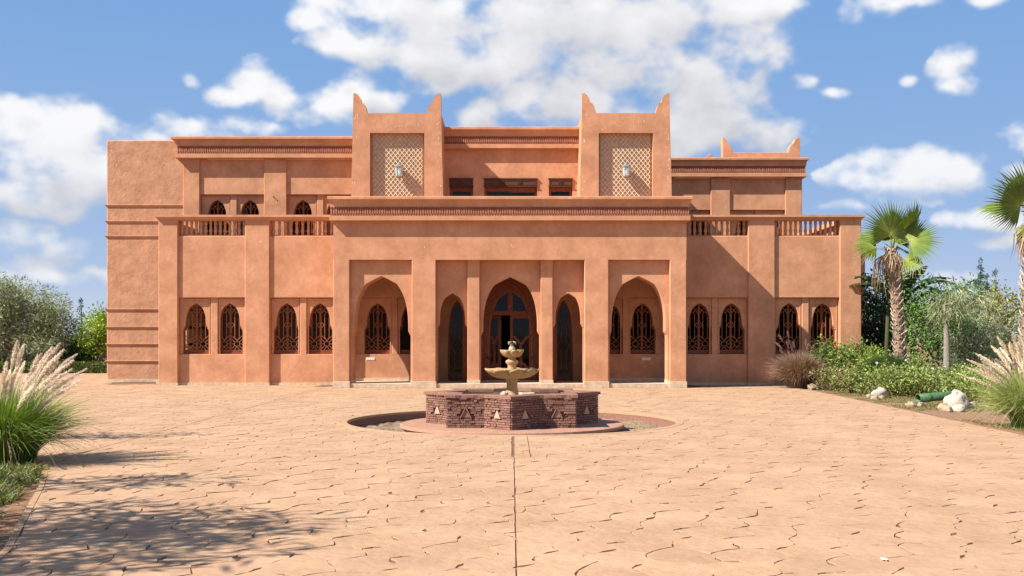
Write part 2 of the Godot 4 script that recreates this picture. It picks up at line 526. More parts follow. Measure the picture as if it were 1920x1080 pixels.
func make_materials() -> void:
	var mottle := tint_tex([[3, 0.006, 5, 0.9], [9, 0.03, 4, 0.35], [11, 0.12, 3, 0.22], [13, 0.035, 4, 0.2, 4]], 1024, Color(0.83, 0.80, 0.77), Color(1.0, 1.0, 1.0))
	var trowel := bump_tex(21, 0.02, 5, 1024, 6.0)
	var grain := bump_tex(23, 0.06, 5, 512, 5.0)
	var spots := tint_tex([[31, 0.02, 5, 0.8], [33, 0.15, 3, 0.6]], 512, Color(0.62, 0.60, 0.58), Color(1, 1, 1))
	M.plaster = surface(lin(0.648, 0.33, 0.190), 0.92, mottle, 7.0, trowel, 0.09)
	M.plaster_left = surface(lin(0.585, 0.312, 0.19), 0.94, mottle, 4.3, trowel, 0.28)
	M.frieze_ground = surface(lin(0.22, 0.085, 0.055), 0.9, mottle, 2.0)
	M.frieze = surface(lin(0.50, 0.205, 0.13), 0.9, mottle, 2.0)
	M.wood = surface(lin(0.33, 0.095, 0.04), 0.42, spots, 1.1)
	M.wood_light = surface(lin(0.45, 0.18, 0.09), 0.5, spots, 0.9)
	M.old_wood = surface(lin(0.16, 0.072, 0.045), 0.75, spots, 0.6)
	M.marble = surface(lin(0.66, 0.53, 0.385), 0.6, mottle, 1.7)
	M.cream = surface(lin(0.82, 0.62, 0.43), 0.9, mottle, 1.3)
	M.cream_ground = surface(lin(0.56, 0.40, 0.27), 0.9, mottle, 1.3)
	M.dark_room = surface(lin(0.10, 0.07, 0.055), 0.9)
	M.curtain = surface(lin(0.34, 0.33, 0.32), 0.95)
	M.white_plastic = surface(lin(0.78, 0.74, 0.70), 0.4)
	M.lamp_metal = surface(lin(0.30, 0.31, 0.32), 0.45)
	M.lamp_metal.metallic = 0.6
	M.chip = surface(lin(0.72, 0.52, 0.38), 0.9)
	M.chip_dark = surface(lin(0.12, 0.07, 0.05), 0.9)
	M.glass = StandardMaterial3D.new()
	M.glass.transparency = BaseMaterial3D.TRANSPARENCY_ALPHA
	M.glass.albedo_color = Color(0.02, 0.02, 0.022, 0.55)
	M.glass.roughness = 0.04
	M.glass.metallic_specular = 0.3
	M.lamp_glass = StandardMaterial3D.new()
	M.lamp_glass.transparency = BaseMaterial3D.TRANSPARENCY_ALPHA
	M.lamp_glass.albedo_color = Color(0.85, 0.9, 0.9, 0.45)
	M.lamp_glass.roughness = 0.15
	var dust := tint_tex([[41, 0.004, 4, 0.8], [43, 0.03, 5, 0.5], [47, 0.2, 2, 0.25]], 1024, Color(0.885, 0.86, 0.84), Color(1, 1, 1))
	M.pave = []
	for c in [Vector3(0.455, 0.285, 0.170), Vector3(0.440, 0.275, 0.165), Vector3(0.470, 0.297, 0.178), Vector3(0.452, 0.277, 0.170)]:
		M.pave.append(surface(lin(c.x, c.y, c.z), 0.93, dust, 5.0, grain, 0.18))
	M.mortar = surface(lin(0.20, 0.115, 0.068), 0.95, dust, 3.0)
	M.soil = surface(lin(0.40, 0.24, 0.14), 1.0, spots, 1.2, grain, 1.0)
	M.soil_red = surface(lin(0.40, 0.215, 0.12), 1.0, spots, 0.9, grain, 1.0)
	M.pit_soil = surface(lin(0.38, 0.26, 0.165), 1.0, spots, 0.5, grain, 1.2)
	M.disk = surface(lin(0.42, 0.23, 0.155), 0.9, dust, 1.5, grain, 0.5)
	M.stone = []
	for c in [Vector3(0.36, 0.19, 0.145), Vector3(0.31, 0.16, 0.125), Vector3(0.42, 0.23, 0.175), Vector3(0.27, 0.135, 0.11), Vector3(0.39, 0.20, 0.145)]:
		M.stone.append(surface(lin(c.x, c.y, c.z), 0.9, spots, 0.35, grain, 0.8))
	M.coping = surface(lin(0.39, 0.20, 0.15), 0.85, spots, 0.5, grain, 0.8)
	M.sandstone = surface(lin(0.65, 0.425, 0.215), 0.85, spots, 0.45, grain, 0.5)
	M.sandstone_pale = surface(lin(0.70, 0.58, 0.42), 0.85, spots, 0.45, grain, 0.5)
	M.rock = surface(lin(0.70, 0.62, 0.50), 0.9, spots, 0.4, grain, 0.8)
	M.rock_tan = surface(lin(0.54, 0.41, 0.29), 0.9, spots, 0.3, grain, 0.8)
	M.pipe = surface(lin(0.10, 0.21, 0.10), 0.45, spots, 0.5)
	M.leaf = foliage(0.6)
	M.grass = foliage(0.7, 0.5)
	M.plume = foliage(0.9, 0.9)
	M.plume.backlight = Color(0.9, 0.86, 0.8)
	M.bark = surface(lin(0.24, 0.17, 0.115), 0.95, spots, 0.4, grain, 1.0)
	M.stem = surface(lin(0.09, 0.10, 0.04), 0.8, spots, 0.4)
	M.bark_pale = surface(lin(0.38, 0.33, 0.27), 0.95, spots, 0.5, grain, 1.0)
	M.palm_trunk = surface(lin(0.42, 0.28, 0.19), 0.95, spots, 0.25, grain, 1.0)
	M.boot = surface(lin(0.70, 0.56, 0.43), 0.9, spots, 0.25, grain, 0.6)


# ---------------------------------------------------------------- ground, courtyard, paving stones
func court_edge() -> PackedVector2Array:
	return PackedVector2Array([Vector2(7, 5), Vector2(7.0, -3), Vector2(7.4, -10), Vector2(7.95, -14), Vector2(8.35, -17), Vector2(8.5, -20), Vector2(8.75, -25), Vector2(9.0, -31), Vector2(9.0, -36.4), Vector2(-4.0, -46.0), Vector2(-26, -46.0), Vector2(-24, -30), Vector2(-19, -21), Vector2(-13, -16.6), Vector2(-8.2, -15.2), Vector2(-6.6, -14.0), Vector2(-5.6, -12.4), Vector2(-5.1, -11.2), Vector2(-3.84, -7.84), Vector2(-3.1, -5), Vector2(-2.9, 0), Vector2(-2.9, 5)])


func ray_to(poly: PackedVector2Array, c: Vector2, d: Vector2) -> Vector2:
	var best := INF
	for i in poly.size():
		var hit = Geometry2D.segment_intersects_segment(c, c + d * 400.0, poly[i], poly[(i + 1) % poly.size()])
		if hit != null and (hit - c).length() < best: best = (hit - c).length()
	return c + d * best


func sheet(inner: Array, outer: Array, y: float) -> ArrayMesh:
	var b := Mb.new()
	for i in inner.size():
		var k := (i + 1) % inner.size()
		b.quad(Vector3(inner[i].x, y, inner[i].y), Vector3(inner[k].x, y, inner[k].y), Vector3(outer[k].x, y, outer[k].y), Vector3(outer[i].x, y, outer[i].y), Vector3.UP)
	return b.done()


func build_ground() -> void:
	var edge := court_edge()
	var angles := []
	for i in 240: angles.append(TAU * i / 240.0)
	for p in edge: angles.append(fposmod((p - PIT).angle(), TAU))
	angles.sort()
	var circle := []
	var rim := []
	var rim2 := []
	var far := []
	for a in angles:
		var d := Vector2(cos(a), sin(a))
		circle.append(PIT + d * PIT_R)
		var e := ray_to(edge, PIT, d)
		rim.append(e)
		rim2.append(e + d * 0.22)
		far.append(PIT + d * 900.0)
	struct("courtyard_base", sheet(circle, rim, -0.010), M.mortar)
	struct("soil_border", sheet(rim, rim2, -0.018), M.soil_red)
	struct("ground", sheet(rim2, far, -0.03), M.soil)
	# the round planting pit: its wall and its bed
	var b := Mb.new()
	b.lathe([Vector2(PIT_R, -0.012), Vector2(PIT_R, -0.5)], 96, Vector3(PIT.x, 0, PIT.y))
	struct("pit_wall", b.done(), M.coping)
	b = Mb.new()
	var noise := FastNoiseLite.new()
	noise.seed = 7
	noise.frequency = 1.2
	for i in 14:
		for k in 96:
			var q := []
			for w in [[i, k], [i, k + 1], [i + 1, k + 1], [i + 1, k]]:
				var r: float = 1.7 + (PIT_R - 1.695) * w[0] / 14.0
				var th: float = TAU * (w[1] % 96) / 96.0
				var p := Vector3(cos(th) * r, 0, sin(th) * r)
				p.y = -0.19 + noise.get_noise_2d(p.x * 3.0, p.z * 3.0) * 0.07
				q.append(p + Vector3(PIT.x, 0, PIT.y))
			b.quad(q[0], q[1], q[2], q[3], Vector3.UP)
	struct("pit_soil", b.done(), M.pit_soil)
	paving(edge)


func in_poly(p: Vector2, poly: PackedVector2Array) -> bool: return Geometry2D.is_point_in_polygon(p, poly)


func paving(edge: PackedVector2Array) -> void:
	# stamped stones: a honeycomb with shaken corners, cut at the expansion joints, the pit and the edge of the court
	var rng := RandomNumberGenerator.new()
	rng.seed = 12
	var sx := 0.47
	var sy := 0.43
	var turn := Transform2D(deg_to_rad(-7.0), Vector2(0, -20))
	var corner := func(i: int, j: int, k: int) -> Vector2:     # shaken lattice corner, the same for every stone that meets there
		var r := RandomNumberGenerator.new()
		r.seed = hash(Vector3i(i, j, k))
		return Vector2(r.randf_range(-1, 1) * 0.07, r.randf_range(-1, 1) * 0.07)
	var inner := Mb.inset(edge, 0.06)
	var gap := 0.0
	var regions := [Rect2(-40, -13.9 + gap, 40.03 - gap, 30), Rect2(0.03 + gap, -13.9 + gap, 20, 30), Rect2(-5.95 + gap, -60, 5.95 - gap, 46.1 - gap), Rect2(0.25 + gap, -60, 20, 46.1 - gap), Rect2(-40, -60, 34.05 - gap, 46.1 - gap)]
	var reg := []
	for r in regions: reg.append(PackedVector2Array([r.position, r.position + Vector2(r.size.x, 0), r.end, r.position + Vector2(0, r.size.y)]))
	reg.append(PackedVector2Array([Vector2(0.03 + gap, -17.6), Vector2(0.25 - gap, -17.6), Vector2(0.25 - gap, -13.9 - gap), Vector2(0.03 + gap, -13.9 - gap)]))
	var round_ := PackedVector2Array()
	for k in 72: round_.append(PIT + Vector2(cos(TAU * k / 72), sin(TAU * k / 72)) * (PIT_R + 0.13))
	var stones := []
	for j in range(-100, 90):
		for i in range(-70, 70):
			var base := Vector2((i + 0.5 * (j & 1)) * sx, j * sy)
			var mid := turn * base
			if mid.y > 1.0 or mid.y < -46.0 or mid.x < -26 or mid.x > 10: continue
			if absf(mid.x) > -mid.y * 0.56 + 1.6: continue
			if mid.y < -35.0 and mid.x > -13.9: continue
			if mid.y < -33.2 and mid.x > -6.3 and mid.x < 6.2: continue
			var poly := PackedVector2Array()
			for k in 6:
				# corner k of the hexagon, keyed so that three stones agree on it
				var off: Vector2 = [Vector2(0, -0.667), Vector2(0.5, -0.333), Vector2(0.5, 0.333), Vector2(0, 0.667), Vector2(-0.5, 0.333), Vector2(-0.5, -0.333)][k]
				var p := base + Vector2(off.x * sx, off.y * sy)
				var key := Vector2i(roundi(p.x / sx * 2.0), roundi(p.y / sy * 3.0))
				var shaken: Vector2 = p + corner.call(key.x, key.y, 0)
				poly.append(turn * shaken)
			var fine := PackedVector2Array()
			for k in 6:
				var a := poly[k]
				var c := poly[(k + 1) % 6]
				fine.append(a)
				var r := RandomNumberGenerator.new()
				r.seed = hash(Vector2i(((a + c) * 200.0).round()))
				var s := (c - a).orthogonal() * (1.0 if a.x + a.y * 0.37 < c.x + c.y * 0.37 else -1.0)
				fine.append(a.lerp(c, 0.36) + s * r.randf_range(-0.10, 0.10))
				fine.append(a.lerp(c, 0.68) + s * r.randf_range(-0.10, 0.10))
			if not in_poly(mid, inner) and (mid - PIT).length() > 5.0:
				var any := false
				for p in fine: any = any or in_poly(p, inner)
				if not any: continue
			var pieces := [fine]
			if (mid - PIT).length() < PIT_R + 0.8:
				var cut := Geometry2D.clip_polygons(fine, round_)
				pieces = cut
			for pc in pieces:
				var whole := false
				for r in regions.size():
					var rc: Rect2 = regions[r]
					var ok := true
					for p in pc: ok = ok and rc.has_point(p)
					if ok:
						var inside := true
						for p in pc: inside = inside and in_poly(p, inner)
						if inside:
							stones.append(pc)
							whole = true
						break
				if whole: continue
				for r in reg:
					for q in Geometry2D.intersect_polygons(pc, r):
						for w in Geometry2D.intersect_polygons(q, inner): stones.append(w)
	# plain strip along the edge of the court and round the pit, in lengths
	var near := []
	for s in stones:
		var c := Vector2.ZERO
		for p in s: c += p
		c /= s.size()
		near.append([c.length_squared() + (900.0 if absf(c.x) > -c.y * 0.5 + 0.2 else 0.0), s, c])
	near.sort_custom(func(a, b): return a[0] < b[0])
	var ground := Node3D.new()
	ground.name = "paving"
	ground.set_meta("kind", "structure")
	add_child(ground)
	var rest := []
	for k in 4: rest.append(Mb.new())
	var n := 0
	for e in near:
		var s := PackedVector2Array()
		for p in e[1]:
			if s.is_empty() or (s[s.size() - 1].distance_to(p) > 0.02 and s[0].distance_to(p) > 0.02): s.append(p)
		if s.size() < 3: continue
		var area := 0.0
		for i in s.size(): area += s[i].cross(s[(i + 1) % s.size()])
		if absf(area) < 0.003: continue
		var tone := rng.randi_range(0, 3)
		var b: Mb = Mb.new() if n < 300 else rest[tone]
		var tilt := Vector2(rng.randf_range(-1, 1), rng.randf_range(-1, 1)) * 0.006
		var lift := rng.randf_range(-0.002, 0.0015)
		var c: Vector2 = e[2]
		var top := Mb.inset(s, 0.0068)
		var foot := Mb.inset(s, 0.0042)
		var ids := Geometry2D.triangulate_polygon(top)
		if ids.is_empty():
			s = Geometry2D.convex_hull(s)
			s.remove_at(s.size() - 1)
			top = Mb.inset(s, 0.0068)
			foot = Mb.inset(s, 0.0042)
			ids = Geometry2D.triangulate_polygon(top)
			if ids.is_empty(): continue
		var h := func(p: Vector2) -> float: return lift + tilt.dot(p - c)
		for k in range(0, ids.size(), 3):
			var a := top[ids[k]]
			var d := top[ids[k + 1]]
			var f := top[ids[k + 2]]
			b.tri(Vector3(a.x, h.call(a), a.y), Vector3(d.x, h.call(d), d.y), Vector3(f.x, h.call(f), f.y), Vector3.UP)
		for i in s.size():
			var k := (i + 1) % s.size()
			var o := (top[i] + top[k]) / 2.0 - c
			b.quad(Vector3(top[i].x, h.call(top[i]), top[i].y), Vector3(top[k].x, h.call(top[k]), top[k].y), Vector3(foot[k].x, -0.0115, foot[k].y), Vector3(foot[i].x, -0.0115, foot[i].y), Vector3(o.x, 0.1, o.y))
		if n < 300: part("paving_stone", b.done(), M.pave[tone], ground)
		n += 1
	for k in 4: part("paving_stones", rest[k].done(), M.pave[k], ground, true)
	# smooth concrete strip along the edge of the court
	var strip := Mb.new()
	for i in edge.size():
		var k := (i + 1) % edge.size()
		if edge[i].y < -36.0 and edge[k].y < -36.0: continue
		var a := [edge[i], edge[k], inner[k], inner[i]]
		strip.quad(Vector3(a[0].x, -0.002, a[0].y), Vector3(a[1].x, -0.002, a[1].y), Vector3(a[2].x, -0.002, a[2].y), Vector3(a[3].x, -0.002, a[3].y), Vector3.UP)
		strip.quad(Vector3(a[0].x, -0.002, a[0].y), Vector3(a[1].x, -0.002, a[1].y), Vector3(a[1].x, -0.06, a[1].y), Vector3(a[0].x, -0.06, a[0].y), Vector3(a[0].x - a[3].x, 0, a[0].y - a[3].y))
	part("edge_strip", strip.done(), M.pave[1], ground)
	var kerb := Mb.new()
	kerb.lathe([Vector2(PIT_R - 0.004, -0.05), Vector2(PIT_R - 0.004, -0.004), Vector2(PIT_R + 0.006, 0.002), Vector2(PIT_R + 0.125, 0.002), Vector2(PIT_R + 0.13, -0.014)], 96, Vector3(PIT.x, 0, PIT.y))
	part("pit_rim", kerb.done(), M.pave[0], ground)


# ---------------------------------------------------------------- the villa
func vbox(called: String, mat: Material, x0: float, x1: float, y0: float, y1: float, d0: float, d1: float, ch := 0.0, parent: Node = null) -> MeshInstance3D:
	return part(called, Mb.new().box(x0, x1, y0, y1, -d0, -d1, ch).done(), mat, parent if parent else villa)


func post(called: String, x0: float, x1: float, y0: float, y1: float, d0: float, d1: float, ch := 0.018) -> void:
	part(called, Mb.new().post(x0, x1, y0, y1, -d0, -d1, ch).done(), M.plaster, villa)


var window0: Node3D


func make_window() -> Node3D:
	# two-leaf keel-arched window with lattice; origin at the middle of its foot, front at z = 0
	var w := Node3D.new()
	w.name = "window"
	var outer := frustum_arch(0, 0, 0.475, 0.385, 0.955, 1.735)
	var inner := Mb.inset(outer, 0.075)
	var fr := Mb.new()
	fr.ring(outer, inner, 0.0, -0.08)
	fr.box(-0.035, 0.035, 0.07, 1.66, -0.005, -0.075)
	fr.box(-0.40, 0.40, 0.05, 0.14, -0.008, -0.07)
	part("frame", fr.done(), M.wood, w)
	var lat := Mb.new()
	for s in [-1.0, 1.0]:
		var cx: float = s * 0.213
		var lines := []
		var loop := [Vector2(-0.075, 1.33), Vector2(-0.035, 1.40), Vector2(0.035, 1.40), Vector2(0.075, 1.33), Vector2(0.075, 0.55), Vector2(0.03, 0.48), Vector2(-0.03, 0.48), Vector2(-0.075, 0.55)]
		for k in 8: lines.append([loop[k], loop[(k + 1) % 8]])
		for m in [-1.0, 1.0]:
			lines += [[Vector2(0.18 * m, 1.06), Vector2(0.085 * m, 0.97)], [Vector2(0.085 * m, 0.97), Vector2(0.18 * m, 0.88)]]
			lines += [[Vector2(0.03 * m, 0.48), Vector2(0.18 * m, 0.62)], [Vector2(0.03 * m, 0.48), Vector2(-0.07 * m, 0.38)]]
			lines += [[Vector2(0.18 * m, 0.50), Vector2(0.07 * m, 0.39)], [Vector2(0.18 * m, 0.18), Vector2(0.07 * m, 0.29)]]
			lines += [[Vector2(0.07 * m, 0.39), Vector2(0.10 * m, 0.34)], [Vector2(0.10 * m, 0.34), Vector2(0.07 * m, 0.29)], [Vector2(0.07 * m, 0.29), Vector2(0.0, 0.25)], [Vector2(0.07 * m, 0.39), Vector2(0.0, 0.43)]]
			lines += [[Vector2(0.0, 0.25), Vector2(0.09 * m, 0.15)], [Vector2(0.10 * m, 0.34), Vector2(0.18 * m, 0.34)]]
		lines += [[Vector2(-0.035 * s, 1.40), Vector2(-0.16 * s, 1.52)], [Vector2(0.035 * s, 1.40), Vector2(0.12 * s, 1.48)], [Vector2(-0.18 * s, 1.36), Vector2(-0.04 * s, 1.55)]]
		for l in lines: lat.bar(l[0] + Vector2(cx, 0), l[1] + Vector2(cx, 0), 0.020, -0.012, -0.045)
	part("lattice", lat.done(), M.wood_light, w)
	var gl := Mb.new()
	var ids := Geometry2D.triangulate_polygon(inner)
	for k in range(0, ids.size(), 3):
		gl.tri(Vector3(inner[ids[k]].x, inner[ids[k]].y, -0.06), Vector3(inner[ids[k + 1]].x, inner[ids[k + 1]].y, -0.06), Vector3(inner[ids[k + 2]].x, inner[ids[k + 2]].y, -0.06), Vector3(0, 0, 1))
	part("pane", gl.done(), M.glass, w)
	return w


func place_window(x: float, y: float, d: float, glazed := true) -> void:
	var w: Node3D = window0.duplicate()
	w.name = numbered("window", villa)
	villa.add_child(w)
	w.position = Vector3(x, y, -d)
	if not glazed:
		w.get_node("pane").free()
		w.get_node("lattice").free()


func pair_panel(x0: float, x1: float, mid0: float, mid1: float, y0: float, y1: float, d: float, c0: float, c1: float, open2 := false) -> void:
	# a window zone: two plaster panels with keel-arched openings, a post between them, and moulded lines round each
	for s in 2:
		var a := x0 if s == 0 else (mid0 + mid1) / 2.0
		var b := (mid0 + mid1) / 2.0 if s == 0 else x1
		var c := c0 if s == 0 else c1
		var arch := frustum_arch(c, y0, 0.44, 0.352, y0 + 0.955, y0 + 1.70)
		part("window_panel", Mb.new().extrude(arch_panel(a, b, y0, y1, arch), -d, -d - 0.12, 0.008).done(), M.plaster, villa)
		var l := (x0 if s == 0 else mid1) + 0.035
		var r := (mid0 if s == 0 else x1) - 0.035
		var line := Mb.new()
		line.box(l, l + 0.035, y0 + 0.003, y1 - 0.07, -d + 0.018, -d - 0.02)
		line.box(r - 0.035, r, y0 + 0.003, y1 - 0.07, -d + 0.018, -d - 0.02)
		line.box(l, r, y1 - 0.07, y1 - 0.035, -d + 0.019, -d - 0.02)
		part("moulding", line.done(), M.plaster, villa)
		place_window(c, y0 + 0.002, d + 0.122, not (open2 and s == 1))
	post("mullion", mid0, mid1, y0, y1, d - 0.055, d + 0.1)


func bay(p: Array, d: float, y_sill: float, y_lintel: float, y_top: float, y_floor: float) -> void:
	# p: left, right, mullion left, mullion right, window centres, in photograph pixels on the plane d
	var x0 := X(p[0], d) - 0.06
	var x1 := X(p[1], d) + 0.06
	vbox("wall_panel", M.plaster, x0, x1, y_lintel, y_top, d + 0.068, d + 0.45, 0.012)
	vbox("sill_wall", M.plaster, x0, x1, y_floor, y_sill, d + 0.145, d + 0.5, 0.012)
	pair_panel(X(p[0], d), X(p[1], d), X(p[2], d), X(p[3], d), y_sill, y_lintel, d + 0.20, X(p[4], d + 0.24), X(p[5], d + 0.24))


func cornice(x0: float, x1: float, d: float, y: float, k: float, ksl: float, ksr: float, back: float) -> void:
	# fascia, brick frieze, cavetto and lip; y is the underside, k the scale of the heights (0.75 m at 1)
	var prof := [Vector2(-0.02, y), Vector2(0.195, y), Vector2(0.205, y + 0.015 * k), Vector2(0.205, y + 0.16 * k), Vector2(0.15, y + 0.165 * k), Vector2(0.15, y + 0.43 * k), Vector2(0.185, y + 0.435 * k), Vector2(0.185, y + 0.455 * k)]
	for i in range(1, 7):
		var a := PI / 2.0 * i / 6.0
		prof.append(Vector2(0.185 + 0.115 * (1.0 - cos(a)), y + (0.455 + 0.195 * sin(a)) * k))
	prof += [Vector2(0.315, y + 0.66 * k), Vector2(0.315, y + 0.735 * k), Vector2(0.30, y + 0.75 * k), Vector2(-0.02, y + 0.75 * k)]
	part("cornice", Mb.new().moulding(prof, x0, x1, -d, -back, ksl, ksr).done(), M.plaster, villa)
	var fr := Mb.new()
	var zf := -d + 0.15
	var a0 := x0 - 0.15 * ksl
	var a1 := x1 + 0.15 * ksr
	var rng := RandomNumberGenerator.new()
	rng.seed = int(absf(x0) * 100.0)
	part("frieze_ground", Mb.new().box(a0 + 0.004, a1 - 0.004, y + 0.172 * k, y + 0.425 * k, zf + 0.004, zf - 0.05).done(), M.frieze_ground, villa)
	var n := int((a1 - a0) / 0.075)
	for i in n:
		var x := a0 + (a1 - a0) * (i + 0.5) / n
		var j := rng.randf_range(-0.006, 0.008)
		fr.box(x - 0.025, x + 0.025, y + 0.222 * k, y + 0.375 * k, zf + 0.028 + j, zf)
	n = int((a1 - a0) / 0.082)
	for i in n:
		var x := a0 + (a1 - a0) * (i + 0.5) / n
		for r in 2:
			var yy := y + (0.178 if r == 0 else 0.388) * k
			fr.tri(Vector3(x - 0.038, yy, zf + 0.012), Vector3(x + 0.038, yy, zf + 0.012), Vector3(x, yy + 0.034 * k, zf + 0.05), Vector3(0, 0, 1))
			fr.quad(Vector3(x - 0.030, yy, zf + 0.046), Vector3(x + 0.030, yy, zf + 0.046), Vector3(x + 0.018, yy + 0.034 * k, zf + 0.046), Vector3(x - 0.018, yy + 0.034 * k, zf + 0.046), Vector3(0, 0, 1))
			fr.quad(Vector3(x - 0.018, yy + 0.034 * k, zf + 0.046), Vector3(x + 0.018, yy + 0.034 * k, zf + 0.046), Vector3(x + 0.018, yy + 0.034 * k, zf), Vector3(x - 0.018, yy + 0.034 * k, zf), Vector3(0, 1, 0))
			fr.quad(Vector3(x - 0.030, yy, zf + 0.046), Vector3(x + 0.030, yy, zf + 0.046), Vector3(x + 0.030, yy, zf), Vector3(x - 0.030, yy, zf), Vector3(0, -1, 0))
			for s in [-1.0, 1.0]:
				fr.quad(Vector3(x + 0.030 * s, yy, zf + 0.046), Vector3(x + 0.018 * s, yy + 0.034 * k, zf + 0.046), Vector3(x + 0.018 * s, yy + 0.034 * k, zf), Vector3(x + 0.030 * s, yy, zf), Vector3(s, 0, 0))
	part("brick_frieze", fr.done(), M.frieze, villa, true)


func rail(x0: float, x1: float, ksl: float, ksr: float) -> void:
	var y := Y(413, 34.5)
	part("parapet_rail", Mb.new().moulding([Vector2(-0.36, y), Vector2(0.02, y), Vector2(0.03, y + 0.05), Vector2(0.10, y + 0.09), Vector2(0.11, y + 0.10), Vector2(0.11, y + 0.17), Vector2(-0.36, y + 0.17)], x0, x1, -WF, -WF - 0.3, ksl, ksr).done(), M.plaster, villa)


var baluster_mesh: ArrayMesh


func balustrade(x0: float, x1: float, n: int) -> void:
	var y := Y(443, 34.6)
	vbox("baluster_rail", M.plaster, x0 - 0.03, x1 + 0.03, y - 0.004, y + 0.035, WF + 0.13, WF + 0.33)
	for i in n:
		var o := part("baluster", baluster_mesh, M.plaster, villa)
		o.position = Vector3(lerpf(x0, x1, (i + 0.5) / n), y + 0.03, -WF - 0.23)


func horn_tower(cx: float, s: float) -> void:
	# battered tower with two horns, a sunk panel of plaster lattice; s = 1 or -1 only for the slight difference of the flanks
	var d := TF
	var k := d / F
	var y0 := 5.75
	var yt := Y(212, d)
	var hw0 := 87.0 * k
	var hw1 := 82.5 * k
	var ph := 51.0 * k
	var ytp := Y(249, d)
	var body := PackedVector2Array([Vector2(cx - hw0 + 0.004, y0), Vector2(cx - hw1 + 0.004, yt), Vector2(cx + hw1 - 0.004, yt), Vector2(cx + hw0 - 0.004, y0)])
	part("tower", Mb.new().extrude(body, -d - 0.26, -d - 2.6).done(), M.plaster, villa)
	var prof := [[0, 37], [5, 37], [11, 33.5], [16, 27], [18, 20], [22, 19], [26, 15], [29, 8], [31, 1], [31.5, 0]]
	for e in [-1.0, 1.0]:
		var poly := PackedVector2Array([Vector2(cx + e * hw0, y0), Vector2(cx + e * (hw1), yt), Vector2(cx + e * (hw1 - 0.5 * k), yt + 36.0 * k)])
		for p in prof: poly.append(Vector2(cx + e * (hw1 - k - p[0] * k * 0.82), yt + p[1] * k))
		poly.append(Vector2(cx + e * ph, yt))
		poly.append(Vector2(cx + e * ph, y0))
		part("tower_jamb", Mb.new().extrude(poly, -d, -d - 0.26).done(), M.plaster, villa)
	vbox("tower_head", M.plaster, cx - ph, cx + ph, ytp, yt, d, d + 0.26)
	# plaster lattice: two crossing sets of wavy ribs with a stud in every mesh
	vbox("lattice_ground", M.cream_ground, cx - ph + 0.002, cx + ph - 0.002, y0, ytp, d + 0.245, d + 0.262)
	var lat := Mb.new()
	var px := 0.156
	var py := 0.186
	var cols := int(2.0 * ph / px)
	var rows := int((ytp - y0) / py) + 1
	var z := -d - 0.246
	for i in range(-rows, cols + rows + 1):
		for sgn in [-1.0, 1.0]:
			for j in rows * 2:
				var a := Vector2(cx - ph + px * 0.5 + i * px + sgn * j * px * 0.5, ytp - j * py * 0.5)
				var b := a + Vector2(sgn * px * 0.5, -py * 0.5)
				if minf(a.x, b.x) < cx - ph + 0.01 or maxf(a.x, b.x) > cx + ph - 0.01 or b.y < y0: continue
				lat.bar(a, b, 0.034, z + (0.046 if sgn > 0 else 0.042), z)
	for i in cols + 1:
		for j in rows * 2:
			var c := Vector2(cx - ph + px * (0.5 + i) + (px * 0.5 if j % 2 else 0.0), ytp - (j + 0.5) * py * 0.5 - py * 0.25 * 0.0)
			c.y = ytp - j * py * 0.5 - py * 0.5
			if c.x < cx - ph + 0.05 or c.x > cx + ph - 0.05 or c.y < y0 + 0.05: continue
			var q := PackedVector2Array([c + Vector2(0, 0.036), c + Vector2(0.028, 0), c + Vector2(0, -0.036), c + Vector2(-0.028, 0)])
			lat.extrude(q, z + 0.024, z)
	part("plaster_lattice", lat.done(), M.cream, villa, true)


func lintel(x0: float, x1: float, y0: float, y1: float, d: float, motifs: Array) -> void:
	var o := vbox("carved_lintel", M.old_wood, x0, x1, y0, y1, d - 0.1, d + 0.3, 0.01)
	var t := Mb.new()
	var z := -d + 0.1
	t.box(x0 - 0.02, x1 + 0.02, y1 - 0.03, y1 + 0.012, z + 0.03, z - 0.1)
	t.box(x0 - 0.02, x1 + 0.02, y0 - 0.004, y0 + 0.03, z + 0.025, z - 0.1)
	t.box(x0 + 0.03, x1 - 0.03, y1 - 0.075, y1 - 0.055, z + 0.018, z - 0.02)
	t.box(x0 + 0.03, x1 - 0.03, y0 + 0.055, y0 + 0.075, z + 0.018, z - 0.02)
	for x in [x0 + 0.03, x1 - 0.05]: t.box(x, x + 0.02, y0 + 0.07, y1 - 0.07, z + 0.018, z - 0.02)
	for m in motifs:
		t.box(m - 0.06, m + 0.06, y1 - 0.10, y1 - 0.082, z + 0.035, z - 0.02)
		t.box(m - 0.06, m - 0.04, y0 + 0.08, y1 - 0.10, z + 0.035, z - 0.02)
		t.box(m + 0.04, m + 0.06, y0 + 0.10, y1 - 0.10, z + 0.035, z - 0.02)
		t.box(m - 0.015, m + 0.015, y0 + 0.06, y1 - 0.13, z + 0.04, z - 0.02)
	part("carving", t.done(), M.old_wood, o)


